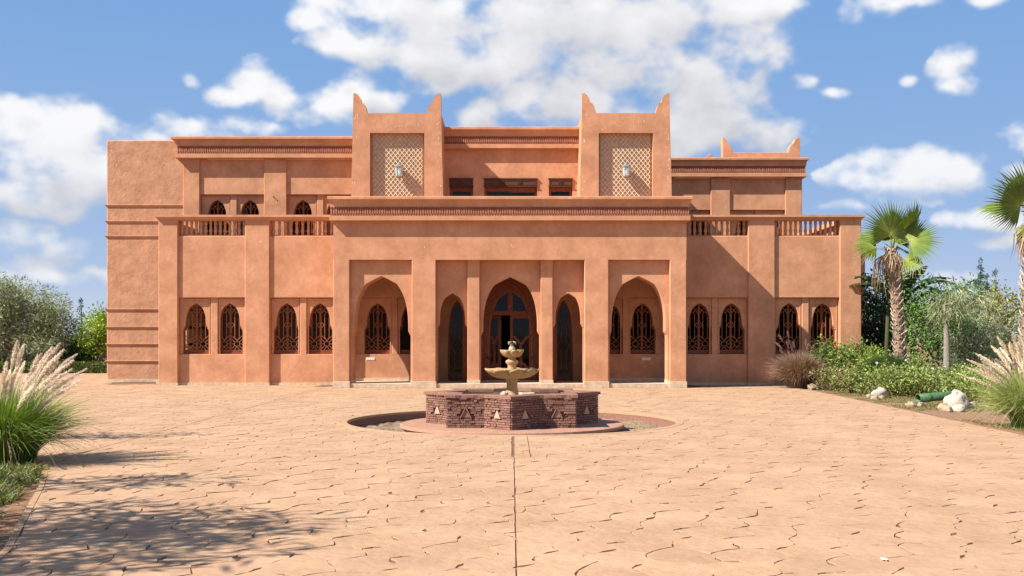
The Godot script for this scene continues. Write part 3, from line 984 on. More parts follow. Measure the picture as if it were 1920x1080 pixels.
func build_villa() -> void:
	villa = thing("villa", "two-storey terracotta plaster villa with arcaded porch, horned towers and balustrades", "house")
	window0 = make_window()
	baluster_mesh = Mb.new(true).lathe([Vector2(0.045, 0.0), Vector2(0.05, 0.05), Vector2(0.035, 0.07), Vector2(0.05, 0.11), Vector2(0.058, 0.16), Vector2(0.048, 0.22), Vector2(0.034, 0.27), Vector2(0.05, 0.29), Vector2(0.034, 0.31), Vector2(0.046, 0.38), Vector2(0.055, 0.43), Vector2(0.04, 0.47), Vector2(0.05, 0.53)], 10).done()
	var left_end := X(297, WF)
	var right_end := X(1615, WF)
	var fl := 3.95
	var ysill := Y(664, 34.7)
	var ylin := Y(558, 34.6)
	var ypar := Y(443, 34.6)
	var yrail := Y(413, 34.5)
	var sh := Y(375, UF + 0.24) - 1.70 - ysill     # storey height, sill to sill
	# shell of the rooms
	vbox("floor_slab", M.marble, -12.0, 11.5, 0.0, 0.13, WF + 0.55, 46.0)
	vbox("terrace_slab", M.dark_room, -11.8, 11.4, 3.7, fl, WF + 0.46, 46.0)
	vbox("back_wall", M.plaster, -14.4, 11.5, 0.0, 8.6, 46.0, 46.4)
	vbox("side_wall", M.plaster, right_end - 0.55, right_end - 0.1, 0.13, 3.69, WF + 0.5, 46.0)
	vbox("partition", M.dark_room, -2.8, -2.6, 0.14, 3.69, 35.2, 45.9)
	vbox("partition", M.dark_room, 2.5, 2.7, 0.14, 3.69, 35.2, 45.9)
	# left end block with its string courses
	part("end_block", Mb.new().box(X(200, 37.2), -11.6, 0.0, Y(263, 37.2), -37.2, -45.98, 0.03).done(), M.plaster_left, villa)
	for y in [385, 415, 443, 580, 613, 645, 677]:
		var yy := Y(y, 37.2)
		part("string_course", Mb.new().moulding([Vector2(-0.02, yy - 0.06), Vector2(0.02, yy - 0.05), Vector2(0.045, yy - 0.01), Vector2(0.05, yy + 0.01), Vector2(0.045, yy + 0.025), Vector2(-0.02, yy + 0.03)], X(200, 37.2), -11.6, -37.2, -45.9, 0.9, 0.0).done(), M.plaster_left, villa)
	vbox("plinth", M.marble, X(199, 37.2), -12.0, 0.0, 0.09, 37.15, 45.0)
	# ground-floor wings: pilasters, bays, plinths, parapets
	for p in [[297, 333], [459, 505], [1403, 1453], [1575, 1615]]:
		post("pilaster", X(p[0], WF), X(p[1], WF), 0.0, yrail, WF, WF + 0.5)
		vbox("plinth", M.marble, X(p[0], WF) - 0.008, X(p[1], WF) + 0.008, 0.0, 0.085, WF - 0.02, WF + 0.3)
	for b in [[333, 459, 393, 406, 367.5, 431], [505, 625, 561, 573, 538, 600], [1287, 1403, 1336, 1347, 1311, 1371], [1453, 1575, 1506, 1519, 1479, 1542]]:
		bay(b, WF, ysill, ylin, ypar, 0.0)
		vbox("plinth", M.marble, X(b[0], WF) - 0.05, X(b[1], WF) + 0.05, 0.0, 0.085, WF + 0.125, WF + 0.4)
	balustrade(X(333, WF), X(459, WF), 14)
	balustrade(X(505, WF), -5.55, 13)
	balustrade(5.45, X(1403, WF), 13)
	balustrade(X(1453, WF), X(1575, WF), 13)
	rail(left_end, -5.5, 0.9, 0.0)
	rail(5.4, right_end, 0.0, 0.9)
	# the terrace's side parapet on the right, seen through the balusters
	vbox("side_parapet", M.plaster, right_end - 0.4, right_end - 0.06, fl, ypar - 0.003, WF + 0.51, 43.0)
	vbox("side_rail", M.plaster, right_end - 0.42, right_end - 0.02, yrail + 0.003, yrail + 0.165, WF + 0.32, 43.0)
	for i in 26:
		var o := part("baluster", baluster_mesh, M.plaster, villa)
		o.position = Vector3(right_end - 0.24, ypar, -WF - 0.8 - 0.3 * i)
	vbox("side_parapet", M.plaster, left_end + 0.06, left_end + 0.4, fl, yrail, WF + 0.51, UF + 0.2)
	# upper storey on the left
	var ul := X(343, UF)
	var uy := Y(298, UF)
	for p in [[343, 374], [495, 537]]:
		post("pilaster", X(p[0], UF), X(p[1], UF), fl, uy, UF, UF + 0.5)
	for b in [[374, 495, 430, 442, 407.5, 469], [537, 660, 593, 605, 568, 630]]:
		bay(b, UF, ysill + sh, Y(365, UF + 0.1), uy, fl)
	cornice(ul, X(664, UF), UF, uy, 1.0, 1.1, 0.0, 39.0)
	vbox("roof", M.plaster, ul, X(672, UF), uy, uy + 0.5, UF + 0.5, 46.0)
	vbox("side_wall", M.plaster, ul + 0.02, ul + 0.4, fl, uy, UF + 0.5, 46.0)
	# upper storey on the right
	var ry := Y(333, RF)
	for p in [[1333, 1369], [1473, 1504]]:
		post("pilaster", X(p[0], RF), X(p[1], RF), fl, ry, RF, RF + 0.5)
	for b in [[1369, 1473, 1417, 1428, 1396, 1446], [1245, 1333, 1284, 1294, 1266, 1310]]:
		bay(b, RF, ysill + sh, Y(394, RF + 0.1), ry, fl)
	cornice(X(1235, RF), X(1504, RF), RF, ry, 1.0, 0.0, 0.6, 43.0)
	vbox("roof", M.plaster, X(1235, RF), X(1504, RF), ry, ry + 0.5, RF + 0.5, 46.0)
	vbox("side_wall", M.plaster, X(1504, RF) - 0.42, X(1504, RF) - 0.02, fl, ry, RF + 0.5, 46.0)
	# horned parapet behind it
	var hd := 44.0
	var hk := hd / F
	var hp := PackedVector2Array([Vector2(X(1355, hd), Y(320, hd))])
	for p in [[1355, 258], [1356, 257], [1360, 260], [1364, 267], [1368, 271], [1372, 277], [1375, 286], [1478, 286], [1480, 277], [1485, 270], [1488, 268], [1491, 261], [1496, 257], [1498, 257], [1500, 262], [1500, 320]]: hp.append(Vector2(X(p[0], hd), Y(p[1], hd)))
	part("horned_parapet", Mb.new().extrude(hp, -hd, -hd - 0.35, 0.012).done(), M.plaster, villa)
	var h2 := PackedVector2Array()
	for p in [[1322, 320], [1322, 296], [1328, 291], [1331, 288], [1334, 289], [1337, 296], [1337, 320]]: h2.append(Vector2(X(p[0], 45.0), Y(p[1], 45.0)))
	part("roof_horn", Mb.new().extrude(h2, -45.0, -45.4, 0.01).done(), M.plaster, villa)
	# rear wing at the right
	vbox("rear_wing", M.plaster, 11.4, X(1622, 43.0), 0.0, Y(452, 43.0), 43.0, 50.0)
	part("rear_cornice", Mb.new().moulding([Vector2(-0.05, Y(452, 43.0)), Vector2(0.02, Y(452, 43.0)), Vector2(0.08, Y(449, 43.0)), Vector2(0.3, Y(443, 43.0)), Vector2(0.3, Y(440, 43.0)), Vector2(-0.05, Y(440, 43.0))], 11.4, X(1622, 43.0), -43.0, -50.0, 0.0, 1.0).done(), M.plaster, villa)
	# middle wall between the towers, with three door heads
	var my := Y(280, MF)
	var mx := [X(820, MF), X(843, MF), X(887, MF), X(908, MF), X(1007, MF), X(1029, MF), X(1073, MF), X(1100, MF)]
	var ly := Y(335, MF)
	vbox("middle_wall", M.plaster, mx[0], mx[7], ly, my, MF, MF + 0.4)
	for k in [0, 2, 4, 6]: vbox("middle_wall", M.plaster, mx[k], mx[k + 1], fl, ly, MF, MF + 0.4)
	lintel(mx[1], mx[2], Y(350, MF), ly, MF + 0.06, [(mx[1] + mx[2]) / 2.0])
	lintel(mx[3], mx[4], Y(350, MF), ly, MF + 0.06, [lerpf(mx[3], mx[4], 0.33), lerpf(mx[3], mx[4], 0.67)])
	lintel(mx[5], mx[6], Y(350, MF), ly, MF + 0.06, [(mx[5] + mx[6]) / 2.0])
	for k in [1, 3, 5]:
		var dr := vbox("terrace_door", M.wood, mx[k], mx[k + 1], Y(350, MF) - 0.16, Y(350, MF), MF + 0.12, MF + 0.2)
		part("frame", Mb.new().box(mx[k], mx[k] + 0.09, fl, Y(350, MF) - 0.161, -MF - 0.12, -MF - 0.2).box(mx[k + 1] - 0.09, mx[k + 1], fl, Y(350, MF) - 0.161, -MF - 0.12, -MF - 0.2).done(), M.wood, dr)
		if k == 3: part("rail", Mb.new().box(mx[k] + 0.4 + 0.5, mx[k + 1] - 0.09, Y(360, MF), Y(350, MF) - 0.162, -MF - 0.13, -MF - 0.18).done(), M.wood, dr)
		part("pane", Mb.new().box(mx[k] + 0.09, mx[k + 1] - 0.09, fl, Y(350, MF) - 0.17, -MF - 0.16, -MF - 0.164).done(), M.glass, dr)
	cornice(mx[0], mx[7], MF, my, 1.0, 0.0, 0.0, 39.0)
	vbox("roof", M.plaster, -5.2, 5.2, my, my + 0.5, MF + 0.5, 46.0)
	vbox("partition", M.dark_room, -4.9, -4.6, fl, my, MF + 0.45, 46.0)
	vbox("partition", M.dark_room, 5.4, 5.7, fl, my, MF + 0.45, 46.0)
	horn_tower(X(744.5, TF), 1.0)
	horn_tower(X(1173.5, TF), -1.0)
	build_arcade(ysill)
	rooms(ysill, sh)
	weathering()


func rooms(ysill: float, sh: float) -> void:
	# pale curtains behind the upper windows and a few dark inner walls, so that the glass looks into rooms
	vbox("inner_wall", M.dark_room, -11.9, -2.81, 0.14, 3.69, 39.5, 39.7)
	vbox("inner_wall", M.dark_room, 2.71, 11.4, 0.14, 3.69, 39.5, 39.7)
	for p in [[-10.2, -9.7], [-7.0, -6.6], [-9.0, -8.6]]:
		var c := Mb.new()
		for i in 8:
			var a := lerpf(p[0], p[1], i / 8.0)
			var b := lerpf(p[0], p[1], (i + 1) / 8.0)
			c.box(a, b, ysill + sh - 0.8, ysill + sh + 1.75, -37.9 - 0.03 * (i % 2), -37.95 - 0.03 * (i % 2))
		part("curtain", c.done(), M.curtain, villa)


func build_arcade(ysill: float) -> void:
	var d := AF
	var x0 := X(625, d)
	var x1 := X(1287, d)
	var yh := Y(487, d)
	var yc := Y(415, d)
	var fy := 0.135
	part("arcade_head", Mb.new().box(x0, x1, yh, yc + 0.02, -d, -33.5).done(), M.plaster, villa)
	for p in [[625, 655, 0.95], [772, 817, 0.95], [1096, 1141, 0.95], [1256, 1287, 0.95]]:
		post("pillar", X(p[0], d), X(p[1], d), 0.0, yh, d + (0.0), d + p[2])
		vbox("pillar_base", M.marble, X(p[0], d) - 0.02, X(p[1], d) + 0.02, 0.0, 0.20, d - 0.025, d + p[2] + 0.02, 0.006)
	cornice(x0, x1, d, yc, 1.0, 0.45, 0.45, 34.6)
	vbox("porch_roof", M.plaster, x0 + 0.05, x1 - 0.05, yh + 0.22, yc + 0.6, 33.5, 38.0)
	vbox("porch_floor", M.marble, x0 + 0.02, x1 - 0.02, 0.0, fy, d + 0.02, 35.2, 0.006)
	# side recesses: a sunk panel with a wide keel arch
	for p in [[655, 772, 715], [1141, 1256, 1199]]:
		var pd := d + 0.185
		var a := X(p[0], d)
		var b := X(p[1], d)
		var arch := frustum_arch((a + b) / 2.0, fy, (b - a) / 2.0 - 0.05, 0.855, Y(622, pd), Y(518, pd), 20)
		part("arch_panel", Mb.new().extrude(arch_panel(a, b, fy, yh, arch), -pd, -pd - 0.78, 0.012).done(), M.plaster, villa)
		for e in [a, b - 0.05]: vbox("pillar_base", M.marble, e - 0.01, e + 0.065, fy, fy + 0.11, pd - 0.015, pd + 0.8)
	# the middle: two slender piers and three arches
	var piers := [X(876, d), X(899, d), X(1014, d), X(1037, d)]
	var cl := X(817, d)
	var cr := X(1096, d)
	for k in [0, 2]:
		post("pier", piers[k], piers[k + 1], fy, yh, d + 0.22, d + 1.0)
		vbox("pillar_base", M.marble, piers[k] - 0.015, piers[k + 1] + 0.015, fy, fy + 0.11, d + 0.205, d + 1.02)
	var md := d + 0.40
	for p in [[cl, piers[0], 0.405, 550.0, 608.0, 0.02], [piers[1], piers[2], 0.865, 519.0, 622.0, 0.03], [piers[3], cr, 0.405, 550.0, 608.0, 0.02]]:
		var c: float = (p[0] + p[1]) / 2.0
		var arch := frustum_arch(c, fy, (p[1] - p[0]) / 2.0 - p[5], p[2], Y(p[4], md), Y(p[3], md), 20)
		part("arch_panel", Mb.new().extrude(arch_panel(p[0], p[1], fy, yh, arch), -md, -md - 0.42, 0.012).done(), M.plaster, villa)
	# end walls of the porch, each with an arch to the side
	for s in [-1.0, 1.0]:
		var b := Mb.new()
		b.xf = Transform3D(Basis(Vector3.UP, PI / 2.0), Vector3.ZERO)
		var zc := -34.1
		# local x runs along -z, local z along +x
		var arch := frustum_arch(34.1, fy, 0.42, 0.36, 1.5, 3.0)
		var wx: float = x0 if s < 0 else x1
		b.extrude(arch_panel(33.62, WF + 0.16, fy, yh + 0.25, arch), wx + (0.0 if s > 0 else 0.30) - 0.003 * s, wx + (-0.30 if s > 0 else 0.0) - 0.003 * s, 0.0)
		part("end_arch", b.done(), M.plaster, villa)
	# back wall of the porch: two window zones, and the entrance with its side lights
	var bd := WF + 0.24
	var ylin := Y(558, bd) - 0.0
	for p in [[670, 812, 735, 746, 707.5, 772.0], [1112, 1248, 1167, 1178, 1144.0, 1204.5]]:
		var a := X(p[0], bd)
		var b := X(p[1], bd)
		if p[0] < 800:
			a = x0 + 0.28
		else:
			b = x1 - 0.28
		vbox("sill_wall", M.plaster, a, b, fy, ysill, bd - 0.05, bd + 0.3)
		vbox("skirting", M.marble, a, b, fy, fy + 0.10, bd - 0.068, bd + 0.1)
		vbox("wall_panel", M.plaster, a, b, ylin, yh + 0.23, bd - 0.05, bd + 0.3)
		pair_panel(a, b, X(p[2], bd), X(p[3], bd), ysill, ylin, bd, X(p[4], bd), X(p[5], bd), p[0] < 800)
	for s in [[-2.78, -2.62], [2.52, 2.68]]: vbox("porch_partition", M.plaster, s[0], s[1], fy, yh + 0.23, 33.66, bd + 0.3)
	entrance(bd, fy, yh)


func polyline(b: Mb, pts: Array, w: float, zf: float, zb: float) -> void:
	for i in pts.size() - 1:
		var e: Vector2 = (pts[i + 1] - pts[i]).normalized() * w * 0.3
		b.bar(pts[i] - e, pts[i + 1] + e, w, zf + 0.0006 * (i % 2), zb)


func entrance(bd: float, fy: float, yh: float) -> void:
	var cx := X(956.5, bd)
	var k := bd / F
	# plaster wall with an arched opening for the door, and two arched side lights
	var hw := 50.0 * k
	var apex := Y(533, bd)
	var arch := frustum_arch(cx, fy, hw + 0.006, hw, 1.0, apex, 24)
	var sl := X(853, bd)
	var sr := X(1061, bd)
	var wall_l := cx - hw - 0.25
	var wall_r := cx + hw + 0.25
	part("entrance_wall", Mb.new().extrude(arch_panel(wall_l, wall_r, fy, yh + 0.23, arch), -bd - 0.02, -bd - 0.3).done(), M.wood, villa)
	var sides := [[-2.62, wall_l, sl + 0.07], [wall_r, 2.52, sr - 0.07]]
	for s in sides:
		var sa := frustum_arch(s[2], fy, 0.31, 0.30, 1.2, Y(562, bd), 14)
		part("side_light_wall", Mb.new().extrude(arch_panel(s[0], s[1], fy, yh + 0.23, sa), -bd - 0.02, -bd - 0.3).done(), M.plaster, villa)
		var sd := Node3D.new()
		sd.name = numbered("side_light", villa)
		villa.add_child(sd)
		var inn := Mb.inset(sa, 0.07)
		part("frame", Mb.new().ring(sa, inn, -bd - 0.10, -bd - 0.18).done(), M.wood, sd)
		var lat := Mb.new()
		for m in [-1.0, 1.0]:
			polyline(lat, [Vector2(s[2] + m * 0.2, 2.3), Vector2(s[2] + m * 0.08, 2.1), Vector2(s[2] + m * 0.08, 1.5), Vector2(s[2] + m * 0.2, 1.3), Vector2(s[2] + m * 0.08, 1.1), Vector2(s[2] + m * 0.08, 0.6), Vector2(s[2] + m * 0.2, 0.4)], 0.025, -bd - 0.12, -bd - 0.14)
		part("lattice", lat.done(), M.wood, sd)
		part("pane", Mb.new().extrude(inn, -bd - 0.145, -bd - 0.149).done(), M.glass, sd)
	# open leaf edges of the side doors, red wood beside the piers
	vbox("side_door_leaf", M.wood, X(868, 34.3), X(874, 34.3), fy + 0.01, 2.45, 34.05, 34.72)
	vbox("side_door_leaf", M.wood, X(1038, 34.3), X(1044, 34.3), fy + 0.01, 2.45, 34.05, 34.72)
	# the double door
	var door := Node3D.new()
	door.name = numbered("entrance_door", villa)
	villa.add_child(door)
	var z := -bd - 0.08
	var inner := Mb.inset(arch, 0.15)
	part("frame", Mb.new().ring(arch, inner, z, z - 0.14).done(), M.wood, door)
	var yt := Y(587, bd)
	part("transom", Mb.new().box(cx - hw + 0.1, cx + hw - 0.1, yt - 0.075, yt + 0.075, z + 0.02, z - 0.12, 0.01).done(), M.wood, door)
	part("mullion", Mb.new().box(cx - 0.09, cx + 0.09, yt + 0.075, apex - 0.13, z + 0.012, z - 0.12, 0.01).done(), M.wood, door)
	var li := Mb.inset(arch, 0.19)
	var band := Mb.new()
	band.ring(inner, li, z - 0.02, z - 0.1)
	part("inner_frame", band.done(), M.wood_light, door)
	part("fanlight", Mb.new().extrude(Geometry2D.intersect_polygons(inner, PackedVector2Array([Vector2(cx - 2, yt), Vector2(cx + 2, yt), Vector2(cx + 2, 5), Vector2(cx - 2, 5)]))[0], z - 0.06, z - 0.065).done(), M.glass, door)
	for s in [-1.0, 1.0]:
		var a: float = cx - hw + 0.15 if s < 0 else cx + 0.002
		var b: float = cx - 0.002 if s < 0 else cx + hw - 0.15
		var zz := z - 0.03 if s > 0 else z - 0.5     # the left leaf stands open behind
		if s < 0: b -= 0.3
		var lf := Mb.new()
		var y0 := fy + 0.02
		var y1 := yt - 0.077
		lf.box(a, a + 0.085, y0, y1, zz, zz - 0.05)
		lf.box(b - 0.11, b, y0, y1, zz, zz - 0.05)
		lf.box(a + 0.085, b - 0.11, y1 - 0.10, y1, zz - 0.001, zz - 0.049)
		lf.box(a + 0.085, b - 0.11, y0, y0 + 0.3, zz - 0.001, zz - 0.049)
		var m := (a + 0.085 + b - 0.11) / 2.0
		var w := (b - 0.11 - a - 0.085) / 2.0
		polyline(lf, [Vector2(m - w, 1.62), Vector2(m - w * 0.7, 1.58), Vector2(m - w * 0.35, 1.48), Vector2(m - 0.02, 1.36), Vector2(m, 1.1), Vector2(m, 0.7), Vector2(m, 0.4)], 0.085, zz - 0.002, zz - 0.048)
		polyline(lf, [Vector2(m + w, 1.62), Vector2(m + w * 0.7, 1.58), Vector2(m + w * 0.35, 1.48), Vector2(m + 0.02, 1.36)], 0.085, zz - 0.003, zz - 0.047)
		polyline(lf, [Vector2(m - w, 0.5), Vector2(m - w * 0.5, 0.66), Vector2(m, 0.78), Vector2(m + w * 0.5, 0.66), Vector2(m + w, 0.5)], 0.10, zz - 0.004, zz - 0.046)
		var leaf := part("door_leaf", lf.done(), M.wood, door)
		part("pane", Mb.new().box(a + 0.085, b - 0.11, y0 + 0.3, y1 - 0.10, zz - 0.022, zz - 0.026).done(), M.glass, leaf)
	part("door_handle", Mb.new().box(cx + 0.04, cx + 0.06, 1.1, 1.3, z + 0.0, z - 0.029).done(), M.lamp_metal, door)
	part("threshold", Mb.new().box(cx - hw, cx + hw, fy, fy + 0.018, z + 0.03, z - 0.2).done(), M.marble, door)


func weathering() -> void:
	# chips and scratches where the paint has come off: thin irregular flakes of bare plaster
	var rng := RandomNumberGenerator.new()
	rng.seed = 77
	var pale := Mb.new()
	var dark := Mb.new()
	var flake := func(b: Mb, x: float, y: float, d: float, w: float, h: float) -> void:
		var p := PackedVector2Array()
		for k in 7:
			var a := TAU * k / 7.0
			p.append(Vector2(x + cos(a) * w * rng.randf_range(0.4, 1.0), y + sin(a) * h * rng.randf_range(0.4, 1.0)))
		if Geometry2D.triangulate_polygon(p).size(): b.extrude(p, -d + 0.0025, -d - 0.004)
	# arrises of the towers
	for t in [[744.5], [1173.5]]:
		for k in 34:
			var y := rng.randf_range(180, 362)
			var e: float = -1.0 if rng.randf() < 0.35 else 1.0
			var half := 82.5 + (y - 212.0) / 154.0 * 4.5
			flake.call(pale, X(t[0] + e * (half - rng.randf_range(2.5, 9.0)), TF), Y(maxf(y, 216.0), TF), TF, rng.randf_range(0.008, 0.022), rng.randf_range(0.02, 0.10))
		for k in 14: flake.call(pale, X(t[0] + rng.randf_range(-45, 45), TF), Y(rng.randf_range(222, 243), TF), TF, rng.randf_range(0.006, 0.014), rng.randf_range(0.03, 0.12))
	for k in 10: flake.call(pale, X(rng.randf_range(640, 1270), AF), Y(rng.randf_range(448, 480), AF), AF, rng.randf_range(0.008, 0.02), rng.randf_range(0.015, 0.05))
	for p in [[372, 453], [396, 449], [430, 494], [489, 453], [539, 545], [600, 500], [1385, 443], [612, 463]]:
		if p[0] > 459 and p[0] < 505: flake.call(pale, X(p[0], WF), Y(p[1], WF), WF, 0.03, 0.04)
		else: flake.call(pale, X(p[0], WF), Y(p[1], WF + 0.08), WF + 0.08, rng.randf_range(0.015, 0.04), rng.randf_range(0.02, 0.06))
	for k in 26:
		var c: float = [315.0, 482.0, 1428.0, 1595.0][k % 4]
		flake.call(pale if k % 3 else dark, X(c + rng.randf_range(-14, 14), WF), Y(rng.randf_range(430, 690), WF), WF, rng.randf_range(0.006, 0.015), rng.randf_range(0.01, 0.04))
	for k in 16: flake.call(pale, X(205 + absf(rng.randfn(0, 8)), 37.2), Y(rng.randf_range(268, 345), 37.2), 37.2, rng.randf_range(0.006, 0.015), rng.randf_range(0.03, 0.12))
	for p in [[307, 310], [412, 340]]: flake.call(dark, X(p[0], 37.2), Y(p[1], 37.2), UF + 0.08 if p[0] > 343 else 37.2, 0.03, 0.03)
	for p in [[513, 369, 1.5, 1.5], [517, 373, 2.5, 1.0], [520, 376, 1.6, 1.4], [524, 377, 1.2, 0.8], [515, 371, 1.0, 1.6]]: flake.call(dark, X(p[0], UF), Y(p[1], UF), UF - 0.002, p[2] * 0.022, p[3] * 0.022)
	for p in [[518, 380, 1.4, 1.2], [522, 371, 1.8, 0.8]]: flake.call(pale, X(p[0], UF), Y(p[1], UF), UF, p[2] * 0.02, p[3] * 0.02)
	part("paint_chips", pale.done(), M.chip, villa, true)
	part("plaster_holes", dark.done(), M.chip_dark, villa, true)


# ---------------------------------------------------------------- the fountain
func build_fountain() -> void:
	var f := thing("fountain", "two-tiered sandstone fountain in an eight-pointed star pool of stacked red stone", "fountain", Vector3(PIT.x, 0, PIT.y))
	var rng := RandomNumberGenerator.new()
	rng.seed = 5
	var b := Mb.new()
	b.lathe([Vector2(0.0, -0.052), Vector2(2.12, -0.055), Vector2(2.15, -0.065), Vector2(2.16, -0.11), Vector2(2.12, -0.135), Vector2(2.0, -0.25)], 72)
	part("round_base", b.done(), M.disk, f)
	var R := 1.66
	var turn := deg_to_rad(0.6)
	var pts := []
	for k in 16:
		var a := PI / 2.0 + TAU * k / 16.0 + turn
		pts.append(Vector2(cos(a), sin(a)) * (R if k % 2 == 0 else R * 0.765))
	var y0 := -0.056
	var y1 := 0.50
	# core of the wall and the inner face of the pool
	var core := Mb.new()
	var inner := []
	for p in pts: inner.append(p * 0.80)
	for k in 16:
		var n := (k + 1) % 16
		var a: Vector2 = pts[k] * 0.985
		var c: Vector2 = pts[n] * 0.985
		var o := (a + c)
		core.quad(Vector3(a.x, y0, a.y), Vector3(c.x, y0, c.y), Vector3(c.x, y1, c.y), Vector3(a.x, y1, a.y), Vector3(o.x, 0, o.y))
	part("wall_core", core.done(), M.stone[3], f)
	var pool := Mb.new()
	for k in 16:
		var n := (k + 1) % 16
		var a: Vector2 = inner[k]
		var c: Vector2 = inner[n]
		pool.quad(Vector3(a.x, 0.1, a.y), Vector3(c.x, 0.1, c.y), Vector3(c.x, y1, c.y), Vector3(a.x, y1, a.y), Vector3(-a.x - c.x, 0, -a.y - c.y))
		pool.tri(Vector3(0, 0.1, 0), Vector3(a.x, 0.1, a.y), Vector3(c.x, 0.1, c.y), Vector3.UP)
	part("pool_lining", pool.done(), M.sandstone_pale, f)
	# stacked stone, course by course; each face carries an inlaid triangle
	var meshes := []
	for k in 9:
		var m := Mb.new()
		var w := [0.06, 0.085, 0.11, 0.13, 0.15, 0.17, 0.19, 0.10, 0.07][k] as float
		m.box(-w / 2.0, w / 2.0, -0.019, 0.019, -0.03, 0.012 + 0.007 * (k % 3), 0.006)
		meshes.append([w, m.done()])
	var rest := []
	for k in 5: rest.append(Mb.new())
	var count := 0
	var order := [0, 15, 14, 1, 13, 2, 12, 3, 11, 4, 10, 5, 9, 6, 8, 7]
	for k in order:
		var p: Vector2 = pts[k]
		var q: Vector2 = pts[(k + 1) % 16]
		var e := (q - p)
		var len := e.length()
		e /= len
		var out := Vector2(e.y, -e.x)
		if out.dot(p + q) < 0.0: out = -out
		var rows := 13
		var step := (y1 - y0) / rows
		var tri_c := len * 0.5
		var tri_y := y0 + 0.19
		for r in rows:
			var y := y0 + step * (r + 0.5)
			var s := 0.0
			while s < len - 0.02:
				var pick: Array = meshes[rng.randi_range(0, 8)]
				var w: float = pick[0]
				var left := len - s
				if left < w + 0.05: w = left
				var mid := s + w / 2.0
				var half := maxf(0.0, 0.10 * (1.0 - (y - tri_y) / 0.17))
				var hidden := y > tri_y - 0.01 and y < tri_y + 0.17 and absf(mid - tri_c) < half + w * 0.35
				if not hidden:
					var at := p + e * mid + out * (0.0)
					var bs := Basis(Vector3(e.x, 0, e.y), Vector3.UP, Vector3(out.x, 0, out.y))
					if bs.determinant() < 0.0: bs = Basis(Vector3(-e.x, 0, -e.y), Vector3.UP, Vector3(out.x, 0, out.y))
					var t := Transform3D(bs * Basis(Vector3(0, 0, 1), rng.randf_range(-0.03, 0.03)) * Basis.from_scale(Vector3((w - 0.006) / pick[0], rng.randf_range(0.9, 1.02), 1.0)), Vector3(at.x, y, at.y))
					var mt := rng.randi_range(0, 4)
					if count < 300 and (k in [0, 15, 14, 1, 13, 2]):
						var o := part("stone", pick[1], M.stone[mt], f)
						o.transform = t
						count += 1
					else:
						rest[mt].xf = t
						rest[mt].box(-pick[0] / 2.0, pick[0] / 2.0, -0.019, 0.019, -0.03, 0.016, 0.006)
				s += w
		# the triangle: pale on the faces that have tile, rough stone on the others
		var tb := Mb.new()
		var bb := Basis(Vector3(e.x, 0, e.y), Vector3.UP, Vector3(out.x, 0, out.y))
		var cen := p + e * tri_c + out * 0.0
		tb.xf = Transform3D(bb, Vector3(cen.x, tri_y, cen.y))
		var pale: bool = k % 4 == 0 or k % 4 == 3
		tb.extrude(PackedVector2Array([Vector2(-0.085, 0), Vector2(0.085, 0), Vector2(0, 0.16)]), 0.022 if pale else 0.012, -0.02, 0.004)
		if not pale:
			for s in [[-0.10, -0.008, 0.0, 0.19], [0.10, -0.008, 0.0, 0.19]]: tb.bar(Vector2(s[0], s[1]), Vector2(s[2], s[3]), 0.018, 0.03, -0.02)
		part("inlay_triangle", tb.done(), M.cream_ground if pale else M.stone[2], f)
	for k in 5: part("stones", rest[k].done(), M.stone[k], f, true)
	# coping slabs, rough-edged
	for k in 16:
		var n := (k + 1) % 16
		var a: Vector2 = pts[k] * 1.034
		var c: Vector2 = pts[n] * 1.034
		var d: Vector2 = inner[n] * 0.98
		var g: Vector2 = inner[k] * 0.98
		var sl := Mb.new()
		sl.xf = Transform3D(Basis(Vector3.RIGHT, PI / 2.0), Vector3(0, y1, 0))
		# local (x, y, z) -> world (x, -z, y): the polygon lies flat, z runs down
		var poly := PackedVector2Array()
		var edge_n := 7
		for i in edge_n: 
			var j := 0.0 if i == 0 else rng.randf_range(-0.016, 0.012)
			poly.append(a.lerp(c, float(i) / edge_n) * (1.0 + j))
		poly.append(c)
		poly.append(d)
		for i in range(1, 3): poly.append(d.lerp(g, i / 3.0) * (1.0 + rng.randf_range(-0.015, 0.015)))
		poly.append(g)
		var in2 := Mb.inset(poly, 0.002)
		sl.extrude(in2, -0.048 - rng.randf_range(0, 0.006), 0.006, 0.008)
		part("coping_slab", sl.done(), M.coping, f)
	# column, bowls and finial
	var col := Mb.new(true)
	col.lathe([Vector2(0.0, 0.1), Vector2(0.2, 0.1), Vector2(0.2, 0.40), Vector2(0.17, 0.44), Vector2(0.125, 0.50), Vector2(0.125, 0.56), Vector2(0.105, 0.62), Vector2(0.105, 0.72), Vector2(0.12, 0.78), Vector2(0.15, 0.81)], 24)
	part("column", col.done(), M.sandstone, f)
	bowl(f, "large_bowl", 0.515, 0.13, 0.80, 0.20, 9, 0.0)
	var vase := Mb.new(true)
	vase.lathe([Vector2(0.05, 0.92), Vector2(0.10, 0.95), Vector2(0.085, 1.0), Vector2(0.082, 1.04), Vector2(0.095, 1.075), Vector2(0.12, 1.10), Vector2(0.125, 1.13), Vector2(0.115, 1.15), Vector2(0.085, 1.165), Vector2(0.07, 1.18), Vector2(0.075, 1.21), Vector2(0.08, 1.225)], 24)
	part("vase", vase.done(), M.sandstone, f)
	bowl(f, "small_bowl", 0.215, 0.07, 1.21, 0.15, 8, 0.2)
	var fin := Mb.new(true)
	fin.lathe([Vector2(0.0, 1.29), Vector2(0.06, 1.30), Vector2(0.065, 1.36), Vector2(0.055, 1.405), Vector2(0.03, 1.425), Vector2(0.03, 1.45), Vector2(0.02, 1.49), Vector2(0.0, 1.505)], 16)
	part("finial", fin.done(), M.sandstone_pale, f)
